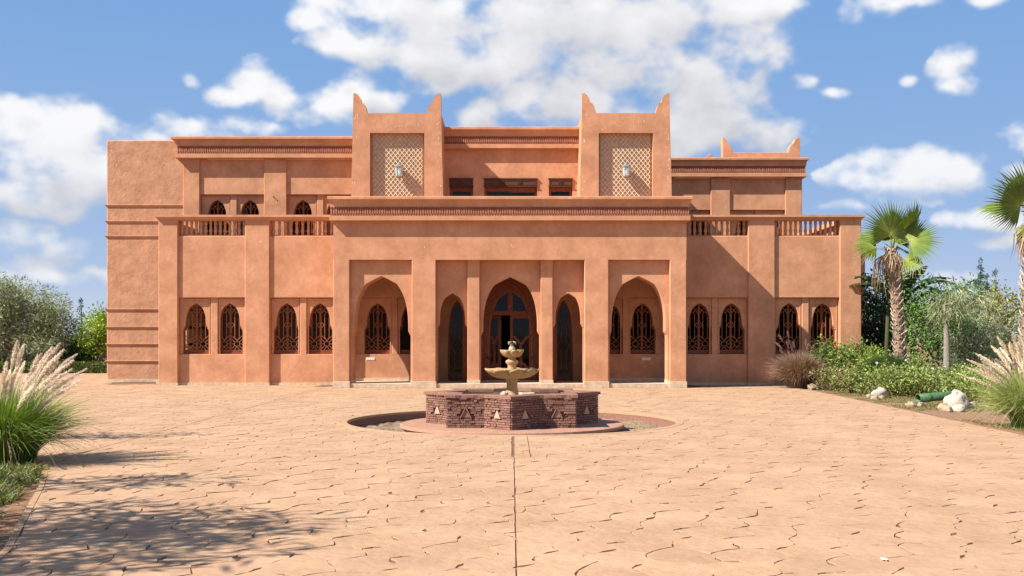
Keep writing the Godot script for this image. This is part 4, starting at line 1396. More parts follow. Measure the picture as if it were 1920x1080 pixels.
	for k in 6:
		var a := TAU * k / 6.0 + 0.3
		var d := Vector3(cos(a), 0, sin(a))
		var lf := Mb.new(true)
		lf.tube([Vector3(0, 1.465, 0) + d * 0.015, Vector3(0, 1.505, 0) + d * 0.035, Vector3(0, 1.495, 0) + d * 0.068, Vector3(0, 1.45, 0) + d * 0.082], [0.012, 0.02, 0.02, 0.004], 6)
		part("finial_leaf", lf.done(), M.stone[3] if k % 2 else M.sandstone_pale, f)
	# two loose pale blocks on the far edge of the basin
	var blk := part("loose_block", Mb.new().box(-0.13, 0.13, -0.04, 0.05, -0.08, 0.08, 0.012).done(), M.sandstone_pale)
	blk.position = Vector3(PIT.x + 0.28, 0.532, PIT.y + 1.06)
	blk.rotation = Vector3(0.03, 0.2, 0.04)
	tag(blk, "pale stone block lying on the pool rim right of the fountain column", "stone block")
	var lump := rock_mesh(3, Vector3(0.075, 0.06, 0.06), 0.35)
	var lo := part("loose_stone", lump, M.sandstone_pale)
	lo.position = Vector3(PIT.x - 0.14, 0.55, PIT.y + 1.1)
	tag(lo, "small broken pale stone on the pool rim at the foot of the fountain column", "stone")


func bowl(f: Node3D, called: String, r: float, r0: float, y: float, h: float, petals: int, off: float) -> void:
	# scalloped bowl: a plain dish and a ring of petals under its rim, each a part
	var dish := Mb.new(true)
	dish.lathe([Vector2(r0, y), Vector2(r * 0.55, y + h * 0.22), Vector2(r * 0.82, y + h * 0.55), Vector2(r * 0.955, y + h * 0.86), Vector2(r * 0.955, y + h * 0.93), Vector2(r * 0.7, y + h * 0.7), Vector2(0.0, y + h * 0.55)], 40)
	var o := part(called, dish.done(), M.sandstone, f)
	var pb := Mb.new(true)
	var nu := 8
	var nv := 7
	var span := TAU / petals * 0.98
	for s in 2:
		for i in nu:
			for j in nv:
				var q := []
				for w in [[i, j], [i + 1, j], [i + 1, j + 1], [i, j + 1]]:
					var u: float = w[0] / float(nu) * 2.0 - 1.0
					var v: float = w[1] / float(nv)
					var vmax := 1.0 - 0.24 * pow(absf(u), 2.4)
					var vv := v * vmax
					var rr := lerpf(r0 * 1.05, r, pow(vv, 0.72)) + (0.034 * r / 0.5 + 0.014) * (1.0 - u * u) * sin(minf(vv, 1.0) * PI * 0.75)
					if s == 1: rr -= 0.02 * v + 0.004
					var th := u * span / 2.0
					var yy := y + h * pow(vv, 1.7) - 0.004
					q.append(Vector3(cos(th) * rr, yy, sin(th) * rr))
				pb.quad(q[0], q[1], q[2], q[3], Vector3(1, -0.8, 0) if s == 0 else Vector3(-1, 0.8, 0))
	for i in nu:
		var q := []
		for w in [i, i + 1]:
			var u: float = w / float(nu) * 2.0 - 1.0
			var vmax := 1.0 - 0.24 * pow(absf(u), 2.4)
			var th := u * span / 2.0
			for s in 2:
				var rr := lerpf(r0 * 1.05, r, pow(vmax, 0.72)) + (0.034 * r / 0.5 + 0.014) * (1.0 - u * u) * sin(vmax * PI * 0.75) - (0.024 if s else 0.0)
				q.append(Vector3(cos(th) * rr, y + h * pow(vmax, 1.7) - 0.004, sin(th) * rr))
		pb.quad(q[0], q[2], q[3], q[1], Vector3(0, 1, 0))
	var pm := pb.done()
	for k in petals:
		var p := part("petal", pm, M.sandstone, o)
		p.rotation.y = TAU * k / petals + off


func rock_mesh(seed_: int, size: Vector3, rough: float) -> ArrayMesh:
	var n := FastNoiseLite.new()
	n.seed = seed_
	n.frequency = 0.9
	n.fractal_octaves = 3
	var b := Mb.new(true)
	var rings := 12
	var segs := 18
	var at := func(i: int, k: int) -> Vector3:
		var v := PI * i / rings
		var u := TAU * (k % segs) / segs
		var d := Vector3(sin(v) * cos(u), cos(v), sin(v) * sin(u))
		var r := 1.0 + rough * n.get_noise_3dv(d * 1.3)
		var p := d * r
		p.y = maxf(p.y, -0.62)
		return p * size
	for i in rings:
		for k in segs:
			b.quad(at.call(i, k), at.call(i, k + 1), at.call(i + 1, k + 1), at.call(i + 1, k), at.call(i, k) + at.call(i + 1, k + 1))
	return b.done()


# ---------------------------------------------------------------- plants
class Leaves:
	var v := PackedVector3Array()
	var n := PackedVector3Array()
	var c := PackedColorArray()
	var ix := PackedInt32Array()
	func leaf(p: Vector3, dir: Vector3, nor: Vector3, len: float, wid: float, col: Color) -> void:
		var side := dir.cross(nor).normalized() * wid * 0.5
		var b := v.size()
		v.append(p)
		v.append(p + dir * len * 0.45 + side)
		v.append(p + dir * len)
		v.append(p + dir * len * 0.45 - side)
		for k in 4:
			n.append(nor)
			c.append(col)
		ix.append_array(PackedInt32Array([b, b + 2, b + 1, b, b + 3, b + 2]))
	func ribbon(pts: PackedVector3Array, side: Vector3, wid: float, c0: Color, c1: Color, c2 := Color(0, 0, 0, 0)) -> void:
		# a blade that narrows to its tip
		var m := pts.size()
		var b := v.size()
		for i in m:
			var t := float(i) / (m - 1)
			var w := wid * 0.5 * (1.0 - t * t * 0.96) * (0.6 + 0.4 * minf(1.0, t * 4.0))
			var d := (pts[mini(i + 1, m - 1)] - pts[maxi(i - 1, 0)]).normalized()
			var nn := side.cross(d).normalized()
			var col := c0.lerp(c1, t)
			if c2.a > 0.0: col = c0.lerp(c1, minf(1.0, t * 2.0)).lerp(c2, maxf(0.0, t * 2.0 - 1.0))
			for s in [-1.0, 1.0]:
				v.append(pts[i] + side * w * s)
				n.append(nn)
				c.append(col)
			if i: ix.append_array(PackedInt32Array([b + i * 2 - 2, b + i * 2 + 1, b + i * 2 - 1, b + i * 2 - 2, b + i * 2, b + i * 2 + 1]))
	func mesh() -> ArrayMesh:
		var a := []
		a.resize(Mesh.ARRAY_MAX)
		a[Mesh.ARRAY_VERTEX] = v
		a[Mesh.ARRAY_NORMAL] = n
		a[Mesh.ARRAY_COLOR] = c
		a[Mesh.ARRAY_INDEX] = ix
		var m := ArrayMesh.new()
		m.add_surface_from_arrays(Mesh.PRIMITIVE_TRIANGLES, a)
		return m


func dir(rng: RandomNumberGenerator) -> Vector3:
	var y := rng.randf_range(-1, 1)
	var a := rng.randf() * TAU
	var r := sqrt(1.0 - y * y)
	return Vector3(r * cos(a), y, r * sin(a))


func clumps(rng: RandomNumberGenerator, c: Vector3, r: Vector3, n: int, size: float) -> Array:
	# clump centres spread unevenly through an ellipsoid, most of them near its skin
	var out := []
	for k in n:
		var d := dir(rng)
		var q := pow(rng.randf(), 0.4)
		out.append([c + d * r * q * rng.randf_range(0.78, 1.08), size * rng.randf_range(0.55, 1.35)])
	return out


func foliage_of(rng: RandomNumberGenerator, list: Array, per: int, len: float, wid: float, cols: Array, droop := 0.0, flat := 0.0) -> Leaves:
	var L := Leaves.new()
	for cl in list:
		var tone := rng.randf_range(0.75, 1.25)
		var base: Color = (cols[rng.randi_range(0, cols.size() - 1)] as Color) * tone * 1.45
		var amount := int(per * cl[1] * cl[1] / 0.2)
		for k in amount:
			var d := dir(rng)
			var p: Vector3 = cl[0] + d * Vector3(1, 0.8, 1) * cl[1] * pow(rng.randf(), 0.45)
			var f := (d + dir(rng) * 0.9 + Vector3(0, 0.25 - droop, 0)).normalized()
			var nn := (dir(rng) * (1.0 - flat) + Vector3(0, 0.6 + flat, 0) + d * 0.5)
			nn = (nn - f * nn.dot(f)).normalized()
			var col := base * rng.randf_range(0.7, 1.3)
			col.a = 1.0
			L.leaf(p, f, nn, len * rng.randf_range(0.7, 1.3), wid * rng.randf_range(0.7, 1.2), col)
	return L


func limbs(rng: RandomNumberGenerator, h: float, r: float, list: Array, many: int) -> ArrayMesh:
	var b := Mb.new(true)
	var pts := []
	var rad := []
	for k in 6:
		var t := k / 5.0
		pts.append(Vector3(sin(t * 3.0) * 0.12 * h * 0.2, h * t, cos(t * 2.3) * 0.06 * h * 0.3))
		rad.append(r * (1.25 - 0.75 * t) * (1.25 if k == 0 else 1.0))
	b.tube(pts, rad, 9)
	for k in mini(many, list.size()):
		var to: Vector3 = list[k][0]
		var from: Vector3 = pts[rng.randi_range(2, 5)]
		var mid := from.lerp(to, 0.5) + Vector3(0, -0.08, 0) * (to - from).length()
		b.tube([from, mid, to], [r * 0.38, r * 0.24, r * 0.06], 6)
	return b.done()


func tree(called: String, label: String, at: Vector3, trunk_h: float, trunk_r: float, blobs: Array, per: int, len: float, wid: float, cols: Array, seed_: int, droop := 0.0, group := "", bark: Material = null) -> Node3D:
	# blobs: [centre, radii, clumps, clump size] relative to the foot
	var rng := RandomNumberGenerator.new()
	rng.seed = seed_
	var o := thing(called, label, "tree", at, group)
	var list := []
	for b in blobs: list += clumps(rng, b[0], b[1], b[2], b[3])
	part("trunk", limbs(rng, trunk_h, trunk_r, list, 4 if bark else 14), bark if bark else M.bark, o)
	part("crown", foliage_of(rng, list, per, len, wid, cols, droop).mesh(), M.leaf, o, true)
	return o


func shrub(called: String, label: String, at: Vector3, blobs: Array, per: int, len: float, wid: float, cols: Array, seed_: int, group := "", flowers := 0, fcol: Material = null, category := "shrub") -> Node3D:
	var rng := RandomNumberGenerator.new()
	rng.seed = seed_
	var o := thing(called, label, category, at, group)
	var list := []
	for b in blobs: list += clumps(rng, b[0], b[1], b[2], b[3])
	var st := Mb.new(true)
	for k in mini(10, list.size()): st.tube([Vector3(rng.randf_range(-0.1, 0.1), -0.03, rng.randf_range(-0.1, 0.1)), list[k][0] * Vector3(0.6, 0.5, 0.6), list[k][0]], [0.014, 0.010, 0.004], 5)
	part("stems", st.done(), M.bark, o)
	part("foliage", foliage_of(rng, list, per, len, wid, cols).mesh(), M.leaf, o, true)
	if flowers:
		var fm := flower_mesh()
		for k in flowers:
			var c: Array = list[rng.randi_range(0, list.size() - 1)]
			var f := part("blossom", fm, fcol, o)
			f.position = c[0] + Vector3(rng.randf_range(-0.5, 0.5), rng.randf_range(0.5, 1.0), rng.randf_range(0.2, 0.9)) * c[1]
			f.rotation = Vector3(rng.randf_range(0.3, 1.2), rng.randf() * 6.0, 0)
			f.scale = Vector3.ONE * rng.randf_range(0.75, 1.2)
	return o


var flower_shape: ArrayMesh


func flower_mesh() -> ArrayMesh:
	if flower_shape: return flower_shape
	var b := Mb.new()
	for ring in 2:
		for k in 6:
			var a := TAU * k / 6.0 + ring * 0.5
			var d := Vector3(cos(a), 0, sin(a))
			var s := Vector3(-d.z, 0, d.x)
			var r := 0.045 - ring * 0.018
			var up := 0.012 + ring * 0.02
			b.quad(Vector3.ZERO, d * r * 0.7 + s * r * 0.45 + Vector3(0, up, 0), d * r + Vector3(0, up * 1.4, 0), d * r * 0.7 - s * r * 0.45 + Vector3(0, up, 0), Vector3.UP)
	flower_shape = b.done()
	return flower_shape


func grass_clump(called: String, label: String, category: String, at: Vector3, h: float, r: float, blades: int, plumes: int, base: Color, mid: Color, tip: Color, plume_col: Color, plume_len: float, lean: float, seed_: int, blade_w := 0.012, group := "") -> Node3D:
	var rng := RandomNumberGenerator.new()
	rng.seed = seed_
	var o := thing(called, label, category, at, group)
	var L := Leaves.new()
	for k in blades:
		var a := rng.randf() * TAU
		var out := Vector3(cos(a), 0, sin(a))
		var r0 := r * 0.42 * sqrt(rng.randf())
		var reach := r * rng.randf_range(0.08, 0.95)
		var top := h * rng.randf_range(0.55, 1.0) * (1.0 - 0.25 * reach / r)
		var droop := rng.randf_range(0.0, 0.45) * reach / r
		var pts := PackedVector3Array()
		for i in 6:
			var t := i / 5.0
			pts.append(out * (r0 + reach * t * t * 0.9 + reach * t * 0.25) + Vector3(lean * t * t * h, top * (1.35 * t - 0.35 * t * t) - droop * h * t * t * t, 0) + Vector3(0, -0.02, 0))
		var side := (out.cross(Vector3.UP) + dir(rng) * 0.7).normalized()
		var f := rng.randf_range(0.65, 1.35)
		var c0 := base * f
		var c1 := mid * f
		var c2 := tip * f
		if k % 17 == 0 and base.g > base.r:                # dead and bent blades among the green
			c0 = Color(0.30, 0.23, 0.11) * f
			c1 = Color(0.42, 0.34, 0.17) * f
			c2 = Color(0.46, 0.38, 0.22) * f
			for i in range(3, 6): pts[i] += out * 0.05 * (i - 2) + Vector3(0, -0.05 * (i - 2) * (i - 2) * h, 0)
		c2.a = 1.0
		L.ribbon(pts, side, blade_w * rng.randf_range(0.6, 1.3), c0, c1, c2)
	part("blades", L.mesh(), M.grass, o, true)
	for k in plumes:
		var P := Leaves.new()
		var a := rng.randf() * TAU
		var out := Vector3(cos(a), 0, sin(a))
		var reach := r * rng.randf_range(0.05, 1.1)
		var top := h * rng.randf_range(1.0, 1.42) * (1.0 - 0.28 * reach / r)
		var stem := PackedVector3Array()
		for i in 9:
			var t := i / 8.0
			stem.append(out * (r * 0.25 + reach * t * t) + Vector3(lean * 1.35 * t * t * h, top * (1.3 * t - 0.3 * t * t), 0))
		var f := rng.randf_range(0.8, 1.15)
		P.ribbon(stem, (out.cross(Vector3.UP) + dir(rng) * 0.3).normalized(), 0.006, base * f, plume_col * 0.8 * f)
		var n := int(plume_len * 1000)
		for i in n:
			var u := rng.randf()
			var t := lerpf(1.0 - plume_len / top * 1.0, 1.0, u)
			t = clampf(t, 0.3, 1.0)
			var s := t * 8.0
			var i0 := mini(int(s), 7)
			var p := stem[i0].lerp(stem[i0 + 1], s - i0)
			var along := (stem[i0 + 1] - stem[i0]).normalized()
			var d := (along * 1.1 + dir(rng) * 0.9).normalized()
			var nn := dir(rng)
			nn = (nn - d * nn.dot(d)).normalized()
			var fat := sin(clampf(u, 0.04, 0.97) * PI)
			var col := plume_col * f * rng.randf_range(0.75, 1.25)
			col.a = 1.0
			P.leaf(p, d, nn, 0.06 * (0.35 + 0.65 * fat), 0.0085, col)
		part("plume", P.mesh(), M.plume, o)
	return o


func fan_mesh(rng: RandomNumberGenerator, R: float, spread: float, segs: int, stalk: float, green: Color, mid: Color, tip: Color, droop: float) -> ArrayMesh:
	# palmate leaf: stalk up +Y from the origin, blade in the XY plane, pleated, fused to two thirds, then free drooping tips
	var L := Leaves.new()
	var hub := Vector3(0, stalk, 0)
	L.ribbon(PackedVector3Array([Vector3.ZERO, hub * 0.5, hub * 1.02]), Vector3(1, 0, 0), 0.05, mid * 0.9, mid * 0.9)
	L.ribbon(PackedVector3Array([Vector3.ZERO, hub * 0.5, hub * 1.02]), Vector3(0, 0, 1), 0.035, mid * 0.9, mid * 0.9)
	for k in segs:
		var th := (float(k) + 0.5) / segs * spread - spread / 2.0
		var w := spread / segs * 0.5
		var r := R * (1.0 - 0.28 * pow(absf(th) / (spread / 2.0), 2.0)) * rng.randf_range(0.9, 1.06)
		var fuse := r * rng.randf_range(0.52, 0.64)
		var cup := -0.10 * R
		var pt := func(a: float, q: float, z: float) -> Vector3: return hub + Vector3(sin(a) * q, cos(a) * q, z + cup * (q / R) * (q / R))
		var f := rng.randf_range(0.8, 1.2)
		var rows := [[0.03 * R, 1.0, 0.0], [fuse * 0.5, 1.0, 0.02 * R], [fuse, 1.0, 0.035 * R], [lerpf(fuse, r, 0.5), 0.36, 0.02 * R], [r, 0.04, 0.0]]
		var b := L.v.size()
		for i in rows.size():
			var q: float = rows[i][0]
			var t := q / r
			var ww: float = w * rows[i][1]
			var dz := -droop * R * pow(maxf(0.0, (q - fuse) / (r - fuse)), 2.0) * rng.randf_range(0.6, 1.3)
			var fall := Vector3(0, -droop * 0.35 * R * pow(maxf(0.0, (q - fuse) / (r - fuse)), 2.0), 0)
			var col := (mid.lerp(green, clampf(t * 2.6, 0, 1)) if t < 0.72 else green.lerp(tip, clampf((t - 0.72) / 0.28, 0, 1))) * f
			col.a = 1.0
			for s in [-1.0, 0.0, 1.0]:
				L.v.append(pt.call(th + ww * s, q, dz + (rows[i][2] if s == 0.0 else 0.0)) + fall)
				var a: float = th + ww * s
				var nn := Vector3(cos(a) * 0.75 * s, -sin(a) * 0.75 * s, 1.0).normalized() if s != 0.0 else Vector3(0, 0, 1)
				L.n.append(nn)
				L.c.append(col)
			if i:
				var o := b + i * 3
				L.ix.append_array(PackedInt32Array([o - 3, o + 1, o - 2, o - 3, o, o + 1, o - 2, o + 2, o - 1, o - 2, o + 1, o + 2]))
	return L.mesh()


func place_fan(o: Node3D, mesh: Mesh, at: Vector3, up: Vector3, face: Vector3, called := "frond") -> void:
	var p := part(called, mesh, M.leaf, o)
	up = up.normalized()
	var z := (face - up * face.dot(up)).normalized()
	p.transform = Transform3D(Basis(up.cross(z), up, z), at)


func palm(label: String, at: Vector3, h: float, r: float, fans: Array, bend: float, seed_: int, dead: Array) -> Node3D:
	# fans: [up direction, facing, radius, spread in degrees, stalk, kind 0 green 1 yellowing 2 dry]
	var rng := RandomNumberGenerator.new()
	rng.seed = seed_
	var o := thing("fan_palm", label, "palm tree", at, "fan palms in the border")
	var pts := []
	var rad := []
	for k in 9:
		var t := k / 8.0
		pts.append(Vector3(bend * t * t, h * t - 0.05, 0))
		rad.append(r * lerpf(1.12, 0.92, t) * (1.08 if k == 0 else 1.0))
	part("trunk", Mb.new(true).tube(pts, rad, 14).done(), M.palm_trunk, o)
	# the cut leaf bases that cross each other up the trunk
	var boots := []
	for s in 3:
		var b := Mb.new()
		for e in [-1.0, 1.0]:
			var a := [Vector3(e * 0.115, -0.07, 0.0), Vector3(e * 0.085, 0.02, 0.055), Vector3(e * 0.02, 0.11, 0.085 + 0.01 * s), Vector3(e * 0.01, 0.16 + 0.02 * s, 0.10 + 0.02 * s)]
			var c := [Vector3(e * 0.075, -0.08, 0.012), Vector3(e * 0.04, -0.01, 0.062), Vector3(e * -0.02, 0.06, 0.085), Vector3(e * -0.015, 0.12, 0.105 + 0.02 * s)]
			for i in 3:
				b.quad(a[i], a[i + 1], c[i + 1], c[i], Vector3(0, 0.2, 1))
				b.quad(a[i] - Vector3(0, 0, 0.03), a[i + 1] - Vector3(0, 0, 0.03), a[i + 1], a[i], Vector3(e, 0.5, 0))
				b.quad(c[i] - Vector3(0, 0, 0.03), c[i + 1] - Vector3(0, 0, 0.03), c[i + 1], c[i], Vector3(-e, -0.5, 0))
		boots.append(b.done())
	var rows := int(h / 0.125)
	for j in rows:
		for k in 5:
			var t := (j + 0.5) / rows
			var a := TAU * (k + 0.5 * (j % 2)) / 5.0 + rng.randf_range(-0.1, 0.1) + j * 0.09
			var rr := r * lerpf(1.10, 0.92, t) - 0.005
			var d := Vector3(sin(a), 0, cos(a))
			var p := part("leaf_base", boots[rng.randi_range(0, 2)], M.boot if rng.randf() < 0.75 else M.bark_pale, o)
			var bs := Basis(Vector3.UP, a) * Basis(Vector3(0, 0, 1), rng.randf_range(-0.25, 0.25)) * Basis(Vector3(1, 0, 0), rng.randf_range(-0.1, 0.2))
			p.transform = Transform3D(bs.scaled_local(Vector3.ONE * rng.randf_range(0.85, 1.2) * (r / 0.22)), Vector3(bend * t * t, h * t - 0.02, 0) + d * rr)
	var top: Vector3 = pts[8]
	for f in fans:
		var g := Color(0.13, 0.20, 0.035)
		var m := Color(0.34, 0.36, 0.08)
		var tp := Color(0.24, 0.26, 0.08)
		var dr := 0.12
		if f[5] == 1:
			g = Color(0.20, 0.25, 0.035)
			m = Color(0.36, 0.36, 0.08)
			tp = Color(0.48, 0.38, 0.20)
			dr = 0.3
		elif f[5] == 2:
			g = Color(0.42, 0.27, 0.13)
			m = Color(0.46, 0.32, 0.14)
			tp = Color(0.40, 0.27, 0.16)
			dr = 0.35
		place_fan(o, fan_mesh(rng, f[2] * 0.93, deg_to_rad(f[3]), int(f[3] / 5.4), f[4], g, m, tp, dr), top + Vector3(rng.randf_range(-0.05, 0.05), rng.randf_range(-0.1, 0.05), rng.randf_range(0, 0.08)), f[0], f[1])
	# dead leaves that hang down along the trunk
	for k in dead.size():
		var L := Leaves.new()
		var s: Vector3 = dead[k][0]
		var len: float = dead[k][1]
		for i in 20:
			var q := top + s + Vector3(rng.randf_range(-0.11, 0.11), rng.randf_range(-0.12, 0.05), rng.randf_range(-0.06, 0.1))
			var e := q + Vector3(rng.randf_range(-0.16, 0.16), -len * rng.randf_range(0.5, 1.1), rng.randf_range(-0.08, 0.1))
			var c := Color(0.56, 0.41, 0.27) * rng.randf_range(0.5, 1.25)
			c.a = 1.0
			L.ribbon(PackedVector3Array([top + s * 0.3, q, q.lerp(e, 0.5) + dir(rng) * 0.04, e]), dir(rng).cross(Vector3.UP).normalized(), 0.028, c, c * 0.9)
		part("dead_frond", L.mesh(), M.plume, o)
		(o.get_child(o.get_child_count() - 1) as Node3D).position = Vector3(0, 0, 0)
	return o


func conifer(called: String, label: String, at: Vector3, h: float, w: float, col: Color, seed_: int, group := "") -> Node3D:
	var rng := RandomNumberGenerator.new()
	rng.seed = seed_
	var o := thing(called, label, "tree", at, group)
	part("trunk", Mb.new(true).tube([Vector3(0, -0.1, 0), Vector3(0, h * 0.5, 0), Vector3(0.05, h * 0.97, 0)], [h * 0.018, h * 0.012, 0.01], 7).done(), M.bark, o)
	var list := []
	var n := int(h * 9.0)
	for k in n:
		var t := pow(rng.randf(), 0.85)
		var rr := w * 0.5 * (1.0 - t * 0.92) * rng.randf_range(0.35, 1.15)
		var a := rng.randf() * TAU
		list.append([Vector3(cos(a) * rr, h * (0.08 + 0.92 * t), sin(a) * rr), w * 0.15 * (1.15 - t * 0.9) * rng.randf_range(0.6, 1.3) + 0.03])
	part("crown", foliage_of(rng, list, 420, 0.13, 0.045, [col, col * 0.8, col * 1.3], 0.1).mesh(), M.leaf, o, true)
	return o


func banana_leaf(rng: RandomNumberGenerator, len: float, wid: float, arch: float, col: Color) -> ArrayMesh:
	# long torn blade on an arching rib
	var L := Leaves.new()
	var rib := PackedVector3Array()
	for i in 15:
		var t := i / 14.0
		rib.append(Vector3(0, sin(t * arch) / arch * len, (1.0 - cos(t * arch)) / arch * len))
	L.ribbon(rib, Vector3(1, 0, 0), 0.05, col * 1.6, col * 1.6)
	for s in [-1.0, 1.0]:
		var i := 3.0
		while i < 14.0:
			var step := rng.randf_range(0.5, 1.3)
			var a := rib[int(i)].lerp(rib[mini(int(i) + 1, 14)], i - int(i))
			var j := minf(13.99, i + step * 0.92)
			var b := rib[int(j)].lerp(rib[mini(int(j) + 1, 14)], j - int(j))
			var t := i / 14.0
			var w := wid * pow(sin(clampf((t - 0.12) / 0.88, 0.02, 0.985) * PI), 0.6) * rng.randf_range(0.85, 1.1)
			var fall := (b - a).normalized() * w * 0.35 + Vector3(0, -w * rng.randf_range(0.1, 0.5), 0)
			var sv := Vector3(s * w, 0, 0)
			var base := L.v.size()
			var nn: Vector3 = (b + sv * 0.96 + fall - a).cross(sv + fall).normalized()
			for p in [a, a + sv + fall, b + sv * 0.96 + fall, b]:
				L.v.append(p)
				L.n.append(nn)
				var c := col * rng.randf_range(0.8, 1.25)
				c.a = 1.0
				L.c.append(c)
			L.ix.append_array(PackedInt32Array([base, base + 1, base + 2, base, base + 2, base + 3]))
			i += step
	return L.mesh()


func build_garden() -> void:
	var rng := RandomNumberGenerator.new()
	rng.seed = 2
	var green := [Color(0.055, 0.105, 0.022), Color(0.07, 0.13, 0.028), Color(0.04, 0.08, 0.018)]
	var bright := [Color(0.14, 0.19, 0.035), Color(0.175, 0.225, 0.04), Color(0.105, 0.15, 0.03)]
	var dark := [Color(0.022, 0.05, 0.014), Color(0.03, 0.065, 0.018), Color(0.018, 0.038, 0.012)]
	var olive := [Color(0.19, 0.215, 0.125), Color(0.24, 0.265, 0.16), Color(0.13, 0.155, 0.08)]
	# ---- right border: the palm nearest the house
	var fans := [
		[Vector3(-0.12, 1, 0.15), Vector3(0.0, 0.1, 1), 1.08, 240.0, 0.45, 0],
		[Vector3(0.75, 0.95, 0.1), Vector3(0.75, -0.45, 0.7), 1.05, 150.0, 0.6, 0],
		[Vector3(0.9, 0.3, 0.35), Vector3(-0.1, 0.45, 1), 1.0, 220.0, 0.55, 0],
		[Vector3(-1, -0.05, 0.35), Vector3(0.2, 0.75, 0.8), 0.85, 120.0, 0.5, 1],
		[Vector3(0.75, -0.45, 0.5), Vector3(0.3, 0.6, 1), 0.75, 140.0, 0.4, 1],
		[Vector3(-0.05, -1, 0.35), Vector3(0, 0.3, 1), 0.55, 130.0, 0.12, 2],
		[Vector3(-0.55, 0.5, -0.6), Vector3(-0.3, 0.8, 0.5), 0.85, 190.0, 0.4, 0],
		[Vector3(0.3, 0.7, -0.8), Vector3(0.1, 0.8, 0.6), 0.9, 200.0, 0.45, 0],
		[Vector3(-0.8, 0.15, -0.1), Vector3(-0.1, 0.8, 0.7), 0.8, 160.0, 0.45, 0],
		[Vector3(0.2, 1, -0.1), Vector3(0.1, 0.1, 1), 0.7, 120.0, 0.4, 0],
		[Vector3(0.8, -0.2, -0.4), Vector3(0.2, 0.8, 0.4), 0.8, 160.0, 0.4, 0],
	]
	var dead := [[Vector3(-0.16, -0.3, 0.12), 0.6], [Vector3(0.18, -0.35, 0.14), 0.6], [Vector3(0.26, -0.3, -0.05), 0.75], [Vector3(-0.40, -0.35, 0.05), 1.1], [Vector3(0.02, -0.3, 0.2), 0.45]]
	palm("fan palm with shaggy trunk and drooping dead fronds standing beside the villa's right corner", Vector3(X(1689, 30), 0, -30.0), 4.2, 0.135, fans, -0.28, 21, dead)
	var fans2 := [
		[Vector3(-0.75, 0.35, 0.3), Vector3(-0.2, 0.1, 1), 0.78, 220.0, 0.35, 0],
		[Vector3(-0.3, 1, 0.2), Vector3(-0.3, 0.2, 1), 0.8, 200.0, 0.4, 0],
		[Vector3(0.6, 0.8, 0.2), Vector3(0.2, 0.2, 1), 0.8, 200.0, 0.4, 0],
		[Vector3(0.9, 0.1, 0.3), Vector3(0.1, 0.5, 1), 0.75, 190.0, 0.4, 0],
		[Vector3(-0.3, -0.4, 0.5), Vector3(-0.1, 0.6, 1), 0.6, 120.0, 0.3, 1],
		[Vector3(0.1, 0.6, -0.8), Vector3(0, 0.9, 0.4), 0.8, 200.0, 0.4, 0],
		[Vector3(-0.6, 0.3, -0.7), Vector3(-0.1, 0.9, 0.4), 0.75, 190.0, 0.4, 0],
	]
	palm("fan palm at the right edge whose trunk rises behind the large plumed grass", Vector3(X(1928, 20), 0, -20.0), 4.0, 0.13, fans2, 0.1, 22, [[Vector3(-0.2, -0.35, 0.1), 0.6], [Vector3(-0.12, -0.4, 0.15), 0.5], [Vector3(0.2, -0.4, 0.1), 0.7], [Vector3(-0.26, -0.3, 0.0), 0.55]])
	# giant strelitzia behind the palm
	var st := thing("strelitzia_plant", "tall dark plant with torn banana-like leaves arching behind the palm", "plant", Vector3(12.2, 0, -34.0))
	part("stems", Mb.new(true).tube([Vector3(0, -0.1, 0), Vector3(0.1, 2.6, 0)], [0.09, 0.06], 8).tube([Vector3(0.5, -0.1, 0.1), Vector3(0.7, 2.4, 0)], [0.08, 0.05], 8).done(), M.stem, st)
	for k in [[0.9, 1.9, 0.5, 2.1], [1.35, 1.9, 0.2, 1.9], [-1.2, 1.8, -0.1, 1.8], [0.3, 1.7, 0.3, 1.4], [-0.6, 1.8, 0.3, 1.5], [1.9, 1.7, 0.4, 2.2], [-1.9, 1.7, 0.3, 2.0], [2.7, 1.6, 0.0, 1.7], [1.1, 1.5, 0.9, 2.4]]:
		var p := part("leaf", banana_leaf(rng, k[1] + 0.5, 0.26, k[3], Color(0.03, 0.06, 0.02)), M.leaf, st)
		p.transform = Transform3D(Basis(Vector3.UP, k[0]), Vector3(0.3 + k[2] * 0.5, 2.3, 0))
	# trees behind the border
	tree("broadleaf_tree", "dense dark-leaved tree close against the villa's right corner", Vector3(13.0, 0, -36.5), 2.4, 0.14, [[Vector3(0, 2.2, 0), Vector3(1.3, 2.0, 1.4), 46, 0.55], [Vector3(-0.6, 1.2, 0.4), Vector3(0.8, 1.1, 0.8), 16, 0.5]], 60, 0.13, 0.07, dark, 31)
	tree("broadleaf_tree", "mid-green broadleaf tree behind the palm trunk", Vector3(13.4, 0, -33.0), 2.0, 0.12, [[Vector3(0, 2.1, 0), Vector3(1.3, 1.4, 1.2), 36, 0.5], [Vector3(0.6, 1.3, 0.5), Vector3(1.0, 0.9, 0.8), 16, 0.45]], 60, 0.12, 0.06, [Color(0.07, 0.14, 0.028), Color(0.10, 0.18, 0.032), Color(0.05, 0.10, 0.02)], 32)
	tree("broadleaf_tree", "light yellow-green tree between the palm and the weeping tree", Vector3(14.6, 0, -38.0), 2.3, 0.11, [[Vector3(-0.3, 2.9, 0), Vector3(1.5, 1.2, 1.2), 30, 0.5], [Vector3(0.9, 2.2, 0.2), Vector3(1.2, 1.2, 1.0), 22, 0.5]], 55, 0.13, 0.055, [Color(0.14, 0.21, 0.04), Color(0.19, 0.26, 0.06), Color(0.10, 0.16, 0.03)], 33)
